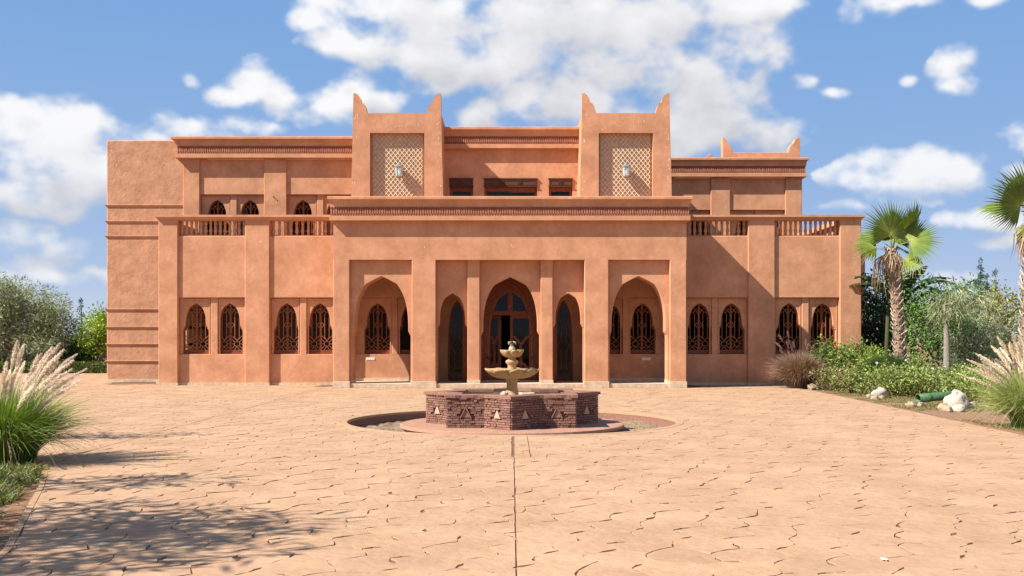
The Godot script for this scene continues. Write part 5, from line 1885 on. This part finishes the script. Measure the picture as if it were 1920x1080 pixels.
	tree("weeping_tree", "slim pale-trunked young tree with hanging grey-green strands above the spiky leaves", Vector3(X(1771, 29), 0, -29.0), 2.5, 0.10, [[Vector3(0.3, 2.5, 0), Vector3(0.7, 0.5, 0.6), 16, 0.34]], 130, 0.28, 0.022, [Color(0.17, 0.19, 0.09), Color(0.22, 0.23, 0.13), Color(0.12, 0.145, 0.06)], 34, 1.4, "", M.bark_pale)
	tree("olive_tree", "broad grey-green olive-leaved tree left of the right-hand palm", Vector3(14.4, 0, -32.5), 1.6, 0.13, [[Vector3(0, 1.8, 0), Vector3(1.9, 1.3, 1.3), 50, 0.5], [Vector3(-0.2, 1.0, 0.8), Vector3(1.2, 0.8, 0.7), 20, 0.42]], 75, 0.16, 0.022, olive, 35, 0.5)
	tree("broadleaf_tree", "rust-tipped light green tree on the skyline near the right edge", Vector3(17.6, 0, -37.0), 2.3, 0.12, [[Vector3(0, 2.6, 0), Vector3(1.5, 1.1, 1.2), 30, 0.5]], 50, 0.12, 0.055, [Color(0.16, 0.20, 0.04), Color(0.22, 0.22, 0.05), Color(0.24, 0.14, 0.05)], 36)
	tree("broadleaf_tree", "bushy green tree closing the view behind the right-hand plumed grass", Vector3(16.6, 0, -32.5), 1.6, 0.12, [[Vector3(0, 1.7, 0), Vector3(1.5, 1.4, 1.2), 34, 0.5]], 55, 0.12, 0.05, [Color(0.12, 0.17, 0.05), Color(0.17, 0.21, 0.06), Color(0.08, 0.12, 0.035)], 37)
	tree("broadleaf_tree", "wide dark tree in the gap behind the olive-leaved tree", Vector3(20.5, 0, -46.0), 2.0, 0.16, [[Vector3(0, 2.0, 0), Vector3(3.4, 2.0, 1.6), 70, 0.6]], 40, 0.17, 0.08, green, 38)
	tree("broadleaf_tree", "low dark tree far behind the strelitzia", Vector3(16.5, 0, -50.0), 2.0, 0.16, [[Vector3(0, 2.2, 0), Vector3(2.6, 2.0, 1.6), 56, 0.6]], 40, 0.17, 0.08, green, 39)
	var cg := "dark conifers on the skyline at the right"
	conifer("conifer", "tallest of the dark conifers on the skyline at the right", Vector3(X(1838, 62), 0, -62.0), 6.3, 1.5, Color(0.03, 0.055, 0.025), 41, cg)
	conifer("conifer", "dark conifer just right of the tallest one on the right skyline", Vector3(X(1866, 62), 0, -62.0), 5.6, 1.3, Color(0.03, 0.055, 0.025), 42, cg)
	conifer("conifer", "dark conifer squeezed between two others on the right skyline", Vector3(X(1850, 64), 0, -64.0), 5.5, 1.1, Color(0.035, 0.06, 0.03), 43, cg)
	conifer("conifer", "short dark conifer left of the tallest one on the right skyline", Vector3(X(1820, 62), 0, -62.0), 4.4, 1.2, Color(0.03, 0.055, 0.025), 44, cg)
	conifer("conifer", "small dark conifer just right of the strelitzia's arching leaves", Vector3(X(1776, 58), 0, -58.0), 4.1, 1.1, Color(0.03, 0.055, 0.025), 45, cg)
	# spiky rosette and small fan palm
	var yu := thing("yucca_plant", "spiky rosette of long sword leaves around the slim pale trunk", "plant", Vector3(X(1785, 30), 0, -30.0))
	var Y_ := Leaves.new()
	for c in [[Vector3(0, 0.25, 0), 1.0], [Vector3(-0.75, 0.2, 0.2), 0.8], [Vector3(0.6, 0.2, -0.2), 0.85]]:
		for k in 90:
			var d := dir(rng)
			d.y = absf(d.y) * 1.1 + 0.12
			d = d.normalized()
			var l: float = c[1] * rng.randf_range(0.7, 1.05)
			var p0: Vector3 = c[0]
			var col := [Color(0.10, 0.13, 0.075), Color(0.17, 0.20, 0.12), Color(0.07, 0.09, 0.05)][k % 3] as Color
			Y_.ribbon(PackedVector3Array([p0, p0 + d * l * 0.5, p0 + d * l + Vector3(0, -0.12 * l, 0)]), d.cross(Vector3.UP).normalized(), 0.05, col * 0.8, col)
	part("sword_leaves", Y_.mesh(), M.leaf, yu, true)
	var dp := thing("dwarf_palm", "dwarf fan palm tucked at the left foot of the shaggy palm", "plant", Vector3(X(1660, 30), 0, -29.9))
	for k in 9:
		var a := -1.25 + 2.5 * k / 8.0
		place_fan(dp, fan_mesh(rng, 0.46, 2.4, 22, 0.75, Color(0.10, 0.17, 0.035), Color(0.16, 0.2, 0.05), Color(0.16, 0.2, 0.06), 0.1), Vector3(0, 0.05, 0), Vector3(sin(a), cos(a) * 0.9 + 0.15, 0.2 * (k % 3)), Vector3(0, 0.2, 1))
	# shrubs against the house
	var red := surface(lin(0.5, 0.06, 0.03), 0.7)
	var white := surface(lin(0.85, 0.83, 0.78), 0.7)
	var pink := surface(lin(0.75, 0.30, 0.18), 0.7)
	shrub("flowering_shrub", "bushy green shrub with red blossoms under the right-most villa window", Vector3(X(1540, 33.6), 0, -33.6), [[Vector3(0.05, 1.1, 0), Vector3(0.52, 0.55, 0.4), 26, 0.3], [Vector3(0.1, 0.5, 0), Vector3(0.45, 0.4, 0.3), 12, 0.28]], 90, 0.10, 0.05, green + [bright[2]], 51, "", 9, red)
	shrub("leafy_shrub", "bright green leafy shrub at the villa's right corner", Vector3(X(1602, 32.5), 0, -32.5), [[Vector3(0, 0.85, 0), Vector3(0.75, 0.55, 0.5), 40, 0.32]], 95, 0.11, 0.055, [bright[2], green[1], bright[0]], 52)
	shrub("leafy_shrub", "light green rounded shrub just left of the shaggy palm trunk", Vector3(X(1645, 31), 0, -31.0), [[Vector3(0, 0.75, 0), Vector3(0.7, 0.5, 0.5), 34, 0.32]], 100, 0.10, 0.04, bright, 53)
	shrub("leafy_shrub", "light green rounded shrub just right of the shaggy palm trunk", Vector3(X(1715, 31.0), 0, -31.0), [[Vector3(0, 0.65, 0), Vector3(0.5, 0.5, 0.4), 26, 0.3]], 100, 0.10, 0.04, bright, 54)
	# the low rose hedge with white blossoms, bush by bush
	var rose := [Color(0.17, 0.205, 0.055), Color(0.14, 0.18, 0.045), Color(0.11, 0.14, 0.04), Color(0.22, 0.25, 0.065)]
	var roses := [[1560, 31.5, 0.5, 0.62, 0], [1600, 30.0, 0.7, 0.78, 1], [1636, 29.2, 0.66, 0.82, 2], [1672, 28.6, 0.66, 0.8, 3], [1706, 28.2, 0.62, 0.85, 2], [1738, 27.8, 0.64, 0.82, 3], [1770, 27.2, 0.66, 0.85, 2], [1800, 26.4, 0.66, 0.8, 4], [1832, 26.0, 0.7, 0.76, 3], [1864, 25.2, 0.66, 0.7, 2], [1722, 30.2, 0.75, 0.8, 1], [1826, 28.5, 0.8, 0.85, 3], [1890, 27.5, 0.8, 0.8, 1]]
	var rl := ["small dry-leaved rose bush nearest the villa wall", "brown-tinged rose bush in front of the bright corner shrub", "rose bush in front of the dwarf fan palm", "rose bush at the foot of the shaggy palm with a coral bloom below", "rose bush right of the shaggy palm's foot behind the green pipe's open end",
		"yellow-green rose bush above the middle of the green pipe", "rose bush behind the far end of the green pipe", "rose bush behind the biggest white boulder", "rose bush with a white bloom low on its right side", "rose bush half hidden by the right-hand plumed grass", "rose bush in the second row under the spiky rosette", "taller rose bush in the second row under the olive-leaved tree", "rose bush in the second row beside the right-hand palm trunk"]
	for i in roses.size():
		var q: Array = roses[i]
		var cols: Array = [[rose[2], Color(0.20, 0.15, 0.07), Color(0.15, 0.12, 0.055)], [rose[2], rose[0], Color(0.18, 0.14, 0.055)], [rose[1], rose[2], rose[0]], [rose[0], rose[3], rose[2]], [rose[3], rose[0], rose[2]]][q[4]]
		var w: float = q[2] * 1.15
		var hh: float = q[3] * 0.95
		shrub("rose_bush", rl[i], Vector3(X(q[0], q[1]), 0, -q[1]), [[Vector3(0, hh * 0.62, 0), Vector3(w, hh * 0.42, w * 0.7), 40, 0.24], [Vector3(0, hh * 0.25, 0.1), Vector3(w * 0.8, hh * 0.22, w * 0.5), 16, 0.2]], 110, 0.07, 0.042, cols, 60 + i, "rose bushes along the border", [0, 2, 3, 3, 2, 2, 2, 2, 4, 3, 1, 3, 2][i], pink if i == 3 else white)
	# plumed grasses
	grass_clump("plumed_grass", "large green fountain grass with beige plumes at the left edge", "ornamental grass", Vector3(-6.5, 0, -13.3), 1.22, 0.88, 3200, 62, Color(0.06, 0.11, 0.016), Color(0.17, 0.29, 0.04), Color(0.30, 0.40, 0.10), Color(0.84, 0.74, 0.63), 0.45, 0.08, 71)
	grass_clump("plumed_grass", "large pale green fountain grass with straw plumes at the right edge", "ornamental grass", Vector3(X(1940, 18.6), 0, -18.6), 1.28, 0.88, 3200, 66, Color(0.12, 0.19, 0.035), Color(0.26, 0.36, 0.08), Color(0.46, 0.48, 0.20), Color(0.88, 0.78, 0.63), 0.42, -0.04, 72)
	grass_clump("purple_grass", "purple-brown fountain grass against the villa's right wing", "ornamental grass", Vector3(X(1499, 32.8), 0, -32.8), 1.35, 0.85, 4200, 14, Color(0.15, 0.10, 0.07), Color(0.24, 0.14, 0.10), Color(0.40, 0.26, 0.20), Color(0.42, 0.26, 0.22), 0.30, -0.05, 73, 0.018)
	# grasses and tree beside the photographer on the left, which throw their shade over the court
	tree("shade_tree", "feathery tree beside the court to the left of the camera", Vector3(-7.9, 0, -7.0), 3.2, 0.14, [[Vector3(0.2, 4.4, 0), Vector3(1.7, 1.0, 1.3), 20, 0.46], [Vector3(0.9, 3.6, -0.9), Vector3(1.1, 0.5, 0.7), 11, 0.38], [Vector3(-0.4, 3.3, 0.5), Vector3(1.2, 0.6, 1.0), 14, 0.4], [Vector3(0.4, 4.2, 1.6), Vector3(1.6, 0.8, 0.8), 14, 0.42], [Vector3(0.9, 4.0, 3.0), Vector3(1.5, 0.6, 0.6), 11, 0.4], [Vector3(-0.5, 4.0, -2.9), Vector3(1.4, 0.5, 0.5), 9, 0.36]], 56, 0.34, 0.05, green, 75, 0.3)
	tree("shade_tree", "small round tree beside the left-hand plumed grass, outside the picture", Vector3(-9.7, 0, -15.6), 2.6, 0.09, [[Vector3(0, 3.5, 0), Vector3(1.2, 0.55, 0.7), 12, 0.36]], 55, 0.2, 0.06, green, 76, 0.1)
	# left background
	var ol := tree("olive_tree", "large grey-green olive tree on the left behind the plumed grass", Vector3(-22.9, 0, -47.6), 1.8, 0.2, [[Vector3(0, 2.0, 0), Vector3(2.3, 1.6, 1.6), 80, 0.55], [Vector3(-0.6, 2.9, 0), Vector3(1.3, 0.9, 1.0), 26, 0.45], [Vector3(1.5, 1.1, 0.3), Vector3(1.1, 1.0, 0.9), 26, 0.45]], 105, 0.19, 0.032, olive, 81, 0.4)
	ol.scale = Vector3.ONE * 1.17
	var ol2 := tree("olive_tree", "grey-green olive tree cut by the left edge of the picture", Vector3(-25.2, 0, -49.0), 1.8, 0.2, [[Vector3(0, 2.2, 0), Vector3(1.9, 1.9, 1.5), 64, 0.55]], 105, 0.19, 0.032, olive, 82, 0.4)
	ol2.scale = Vector3.ONE * 1.17
	tree("broadleaf_tree", "bright yellow-green tree right beside the villa's left end", Vector3(X(188, 48.0), 0, -48.0), 1.3, 0.1, [[Vector3(0, 1.75, 0), Vector3(0.9, 1.15, 0.9), 42, 0.42], [Vector3(0.25, 2.6, 0), Vector3(0.5, 0.6, 0.6), 12, 0.34]], 95, 0.12, 0.06, [Color(0.20, 0.29, 0.03), Color(0.26, 0.35, 0.045), Color(0.14, 0.22, 0.025)], 83)
	conifer("cypress", "narrow dark cypress left of the bright yellow-green tree", Vector3(X(152, 60), 0, -60.0), 3.8, 1.0, Color(0.035, 0.06, 0.035), 84)
	conifer("cypress", "dark cypress top showing above the olive tree on the left", Vector3(X(82, 62), 0, -62.0), 4.4, 1.3, Color(0.03, 0.05, 0.025), 85)
	conifer("cypress", "tiny dark cypress far off between the olive tree and the bright tree", Vector3(X(141, 70), 0, -70.0), 2.6, 0.8, Color(0.03, 0.05, 0.03), 86)
	tree("broadleaf_tree", "low dark green thicket tree behind the clipped hedge", Vector3(X(140, 50), 0, -50.0), 0.8, 0.12, [[Vector3(0.6, 0.9, 0), Vector3(2.4, 0.9, 1.0), 60, 0.5], [Vector3(-1.6, 1.1, 0), Vector3(1.6, 1.0, 0.9), 34, 0.5]], 80, 0.14, 0.07, [Color(0.05, 0.095, 0.02), Color(0.08, 0.13, 0.025), Color(0.035, 0.07, 0.016)], 87)
	tree("broadleaf_tree", "dark tree under the left skyline behind the olive tree", Vector3(-24.5, 0, -50.0), 1.8, 0.15, [[Vector3(0, 1.8, 0), Vector3(3.6, 1.9, 1.2), 90, 0.6]], 60, 0.17, 0.08, green, 88)
	# clipped hedge at the end of the court
	var hl := Leaves.new()
	for k in 9000:
		var p := Vector3(rng.randf_range(-26, -14.2), 0, rng.randf_range(-46.9, -46.15))
		var top := rng.randf() < 0.45
		p.y = 0.44 + rng.randf_range(-0.03, 0.03) if top else rng.randf_range(0.02, 0.44)
		if not top: p.z = -46.15 + rng.randf_range(-0.06, 0.05)
		var d := (dir(rng) + Vector3(0, 0.3, 0.3)).normalized()
		var nn := (Vector3(0, 1, 0) if top else Vector3(0, 0, 1)) + dir(rng) * 0.8
		nn = (nn - d * nn.dot(d)).normalized()
		var c := [Color(0.10, 0.15, 0.025), Color(0.14, 0.19, 0.03), Color(0.06, 0.10, 0.02)][k % 3] as Color
		hl.leaf(p, d, nn, 0.09, 0.05, c)
	var hedge := thing("clipped_hedge", "low clipped box hedge at the far left end of the court", "hedge")
	part("foliage", hl.mesh(), M.leaf, hedge, true)
	part("branches", Mb.new().box(-26, -14.2, -0.02, 0.36, -46.85, -46.25).done(), M.bark, hedge)
	# short grass on both sides
	lawn("lawn_grass", [Rect2(-7.6, -12.6, 4.2, 7.0)], 60000, func(p: Vector2) -> bool: return p.x < lerpf(-3.55, -5.75, clampf((-p.y - 5.0) / 7.6, 0, 1)) + 0.1 - 0.1 * sin(p.y * 5.0), [Color(0.16, 0.19, 0.05), Color(0.26, 0.25, 0.09), Color(0.34, 0.29, 0.14), Color(0.12, 0.16, 0.04)], 0.15, 14)
	lawn("border_grass", [Rect2(8.7, -31.5, 3.2, 15.5)], 34000, func(p: Vector2) -> bool:
		var e := lerpf(8.45, 9.15, clampf((-p.y - 17.0) / 14.0, 0, 1))
		if p.y < -20.3 and p.y > -22.8: return p.x > e + 1.3 and sin(p.x * 9.0 + p.y * 7.0) > 0.2
		return p.x > e + 0.1 + 0.1 * sin(p.y * 4.0) and sin(p.x * 3.1 + 1.0) + sin(p.y * 2.3) > -1.4, [Color(0.20, 0.20, 0.07), Color(0.30, 0.25, 0.11), Color(0.24, 0.22, 0.08)], 0.06, 15)
	lawn("pit_weeds", [Rect2(-3.3, -23.2, 6.6, 6.3)], 5200, func(p: Vector2) -> bool:
		var r := (p - PIT).length()
		return r > 2.2 and r < 3.1 and sin(p.x * 5.0) + sin(p.y * 6.0 + p.x * 2.0) > 0.4, [Color(0.16, 0.18, 0.07), Color(0.30, 0.24, 0.12), Color(0.12, 0.15, 0.05)], 0.06, 16, -0.2)


func lawn(called: String, areas: Array, n: int, where: Callable, cols: Array, h: float, seed_: int, y := -0.03) -> void:
	var rng := RandomNumberGenerator.new()
	rng.seed = seed_
	var L := Leaves.new()
	for k in n:
		var r: Rect2 = areas[k % areas.size()]
		var p := Vector2(rng.randf_range(r.position.x, r.end.x), rng.randf_range(r.position.y, r.end.y))
		if not where.call(p): continue
		var d := (Vector3(0, 1, 0) + dir(rng) * 0.8).normalized()
		var hh := h * rng.randf_range(0.4, 1.3)
		var c: Color = (cols[rng.randi_range(0, cols.size() - 1)] as Color) * rng.randf_range(0.75, 1.25)
		c.a = 1.0
		var p0 := Vector3(p.x, y, p.y)
		L.ribbon(PackedVector3Array([p0, p0 + d * hh * 0.6, p0 + d * hh + Vector3(d.x, -0.3, d.z) * hh * 0.4]), d.cross(dir(rng)).normalized(), 0.018 if called == "lawn_grass" else 0.012, c * 0.8, c)
	var o := part(called, L.mesh(), M.grass)
	tag(o, {"lawn_grass": "dry short grass beside the court at the lower left", "border_grass": "sparse dry grass on the soil of the right border", "pit_weeds": "weeds and straw in the round pit about the fountain"}[called], "grass")
	o.set_meta("kind", "stuff")


func build_small_things() -> void:
	# wall lanterns on the two towers
	for s in [[X(748, TF), "hexagonal glass wall lantern on the left tower's lattice panel"], [X(1174.5, TF), "hexagonal glass wall lantern on the right tower's lattice panel"]]:
		var o := thing("wall_lantern", s[1], "lantern", Vector3(s[0], Y(334, TF), -TF - 0.02), "lanterns on the towers")
		var fr := Mb.new()
		fr.lathe([Vector2(0.0, -0.02), Vector2(0.05, 0.0), Vector2(0.10, 0.03), Vector2(0.12, 0.05), Vector2(0.12, 0.075), Vector2(0.0, 0.08)], 6)
		fr.lathe([Vector2(0.0, 0.56), Vector2(0.02, 0.52), Vector2(0.03, 0.49), Vector2(0.09, 0.45), Vector2(0.155, 0.40), Vector2(0.155, 0.375), Vector2(0.0, 0.375)], 6)
		for k in 6:
			var a := TAU * k / 6.0
			fr.tube([Vector3(cos(a) * 0.115, 0.07, sin(a) * 0.115), Vector3(cos(a) * 0.14, 0.38, sin(a) * 0.14)], [0.01, 0.01], 5)
		part("frame", fr.done(), M.lamp_metal, o)
		for k in 6:
			var a := TAU * (k) / 6.0
			var b := TAU * (k + 1) / 6.0
			part("pane", Mb.new().quad_of(Vector3(cos(a) * 0.11, 0.08, sin(a) * 0.11), Vector3(cos(b) * 0.11, 0.08, sin(b) * 0.11), Vector3(cos(b) * 0.135, 0.375, sin(b) * 0.135), Vector3(cos(a) * 0.135, 0.375, sin(a) * 0.135)), M.lamp_glass, o)
		part("bulb_tube", Mb.new(true).tube([Vector3(0, 0.08, 0), Vector3(0, 0.28, 0)], [0.035, 0.035], 10).done(), M.white_plastic, o)
		part("bracket", Mb.new().box(-0.02, 0.02, 0.30, 0.34, -0.25, -0.12).box(-0.05, 0.05, 0.22, 0.42, -0.262, -0.225).done(), M.lamp_metal, o)
	# socket plates on the porch wall and a vent on the right wing
	for s in [[695, "row of four white sockets under the lattice window in the left porch arch"], [1212, "row of four white sockets under the window in the right porch arch"]]:
		var bd := WF + 0.19
		var o := thing("socket_plate", s[1], "wall socket", Vector3(X(s[0], bd), Y(673, bd), -bd), "sockets on the porch wall")
		for k in 4:
			var q := part("socket", Mb.new().box(-0.032, 0.032, -0.045, 0.045, -0.003, 0.012, 0.004).done(), M.white_plastic, o)
			q.position.x = (k - 1.5) * 0.072
			part("cover", Mb.new().box(-0.02, 0.02, -0.03, 0.018, 0.010, 0.017, 0.003).done(), M.white_plastic, q)
	var vd := WF + 0.18
	var vent := thing("wall_vent", "small square louvred vent low on the shaded right wing wall", "vent", Vector3(X(1312, vd), Y(700, vd), -vd))
	part("frame", Mb.new().box(-0.13, 0.13, 0.07, 0.09, -0.01, 0.012).box(-0.13, 0.13, -0.09, -0.07, -0.01, 0.012).box(-0.13, -0.11, -0.0699, 0.0699, -0.01, 0.012).box(0.11, 0.13, -0.0699, 0.0699, -0.01, 0.012).done(), M.chip, vent)
	for k in 8: part("slat", Mb.new().box(-0.1099 + 0.0275 * k, -0.1099 + 0.0275 * k + 0.016, -0.0698, 0.0698, -0.01, 0.008).done(), M.chip, vent)
	# boulders and the green pipe in the right border
	var rk := [
		[1540, 719, Vector3(0.30, 0.20, 0.2), 0, "white boulder in front of the purple grass"], [1523, 724, Vector3(0.17, 0.12, 0.13), 1, "smaller stone leaning left of the boulder by the purple grass"], [1553, 720, Vector3(0.08, 0.06, 0.07), 1, "pebble at the right of the boulder by the purple grass"],
		[1651, 737, Vector3(0.20, 0.17, 0.15), 0, "round white boulder in front of the rose bushes left of the pipe"], [1629, 742, Vector3(0.065, 0.075, 0.06), 1, "egg-shaped stone left of the round white boulder"], [1641, 745, Vector3(0.10, 0.075, 0.08), 1, "flat stone at the foot of the round white boulder"], [1653, 744, Vector3(0.07, 0.06, 0.06), 1, "small stone below the right side of the round white boulder"], [1669, 736, Vector3(0.075, 0.06, 0.06), 1, "stone at the right of the round white boulder"],
		[1707, 758, Vector3(0.11, 0.075, 0.08), 1, "tan stone left of the pipe's open end"], [1726, 758, Vector3(0.095, 0.07, 0.07), 1, "tan stone right under the pipe's open end"], [1717, 759, Vector3(0.035, 0.03, 0.03), 1, "pebble between the two tan stones by the pipe"],
		[1794, 755, Vector3(0.22, 0.25, 0.2), 0, "biggest white boulder at the pipe's far end"], [1768, 763, Vector3(0.11, 0.10, 0.09), 1, "rounded stone at the left end of the big rock pile"], [1776, 766, Vector3(0.12, 0.085, 0.08), 1, "reddish stone at the front left of the big rock pile"], [1798, 765, Vector3(0.115, 0.10, 0.09), 0, "pale egg-shaped stone at the front of the big rock pile"], [1818, 761, Vector3(0.12, 0.08, 0.08), 0, "long pale stone at the right of the big rock pile"], [1824, 757, Vector3(0.08, 0.08, 0.07), 1, "rounded stone at the right end of the big rock pile"],
	]
	for i in rk.size():
		var r: Array = rk[i]
		var d: float = EYE * F / (r[1] + r[2].y * 42.0 - HZ)
		var o := part("boulder" if r[3] == 0 else "stone", rock_mesh(100 + i, r[2] * 1.15, 0.45), M.rock if r[3] == 0 else M.rock_tan)
		o.position = Vector3(X(r[0], d), r[2].y * 0.5 - 0.03, -d)
		o.rotation = Vector3(0, i * 1.1, 0.15 * sin(i * 2.0))
		tag(o, r[4], "rock", "rocks along the border")
	var pipe := thing("drain_pipe", "green plastic pipe lying on the soil beside the big rock pile", "pipe", Vector3(X(1721, 24.4), 0.16, -24.4))
	var pb := Mb.new(true)
	var e0 := Vector3.ZERO
	var e1 := Vector3(0.98, 0.06, -0.35)
	var pd := (e1 - e0).normalized()
	var s1 := pd.cross(Vector3.UP).normalized()
	var u1 := s1.cross(pd)
	for i in 2:
		for k in 18:
			var q := []
			for w in [[0, k], [1, k], [1, k + 1], [0, k + 1]]:
				var a: float = TAU * w[1] / 18.0
				q.append((e1 if w[0] else e0) + (s1 * cos(a) + u1 * sin(a)) * (0.1 if i == 0 else 0.09))
			pb.quad(q[0], q[1], q[2], q[3], ((q[0] + q[3]) / 2.0 - e0) * (1.0 if i == 0 else -1.0))
	for k in 18:
		var q := []
		for w in [[0.1, k], [0.1, k + 1], [0.09, k + 1], [0.09, k]]:
			var a: float = TAU * w[1] / 18.0
			q.append((s1 * cos(a) + u1 * sin(a)) * w[0])
		pb.quad(q[0], q[1], q[2], q[3], -pd)
	part("tube", pb.done(), M.pipe, pipe)
	part("socket_ring", Mb.new(true).tube([pd * 0.28, pd * 0.30, pd * 0.33, pd * 0.35], [0.101, 0.108, 0.108, 0.101], 18, false).done(), M.pipe, pipe)
	# a scrap of paper on the paving
	var sd := EYE * F / (1051.0 - HZ)
	var scrap := part("paper_scrap", Mb.new().extrude(PackedVector2Array([Vector2(-0.028, -0.02), Vector2(0.02, -0.024), Vector2(0.03, 0.01), Vector2(-0.01, 0.024)]), 0.002, 0.0, 0.0).done(), M.white_plastic)
	scrap.position = Vector3(X(1657, sd), 0.012, -sd)
	scrap.rotation = Vector3(-1.45, 0.4, 0)
	tag(scrap, "tiny white paper scrap on the paving at the lower right", "litter")
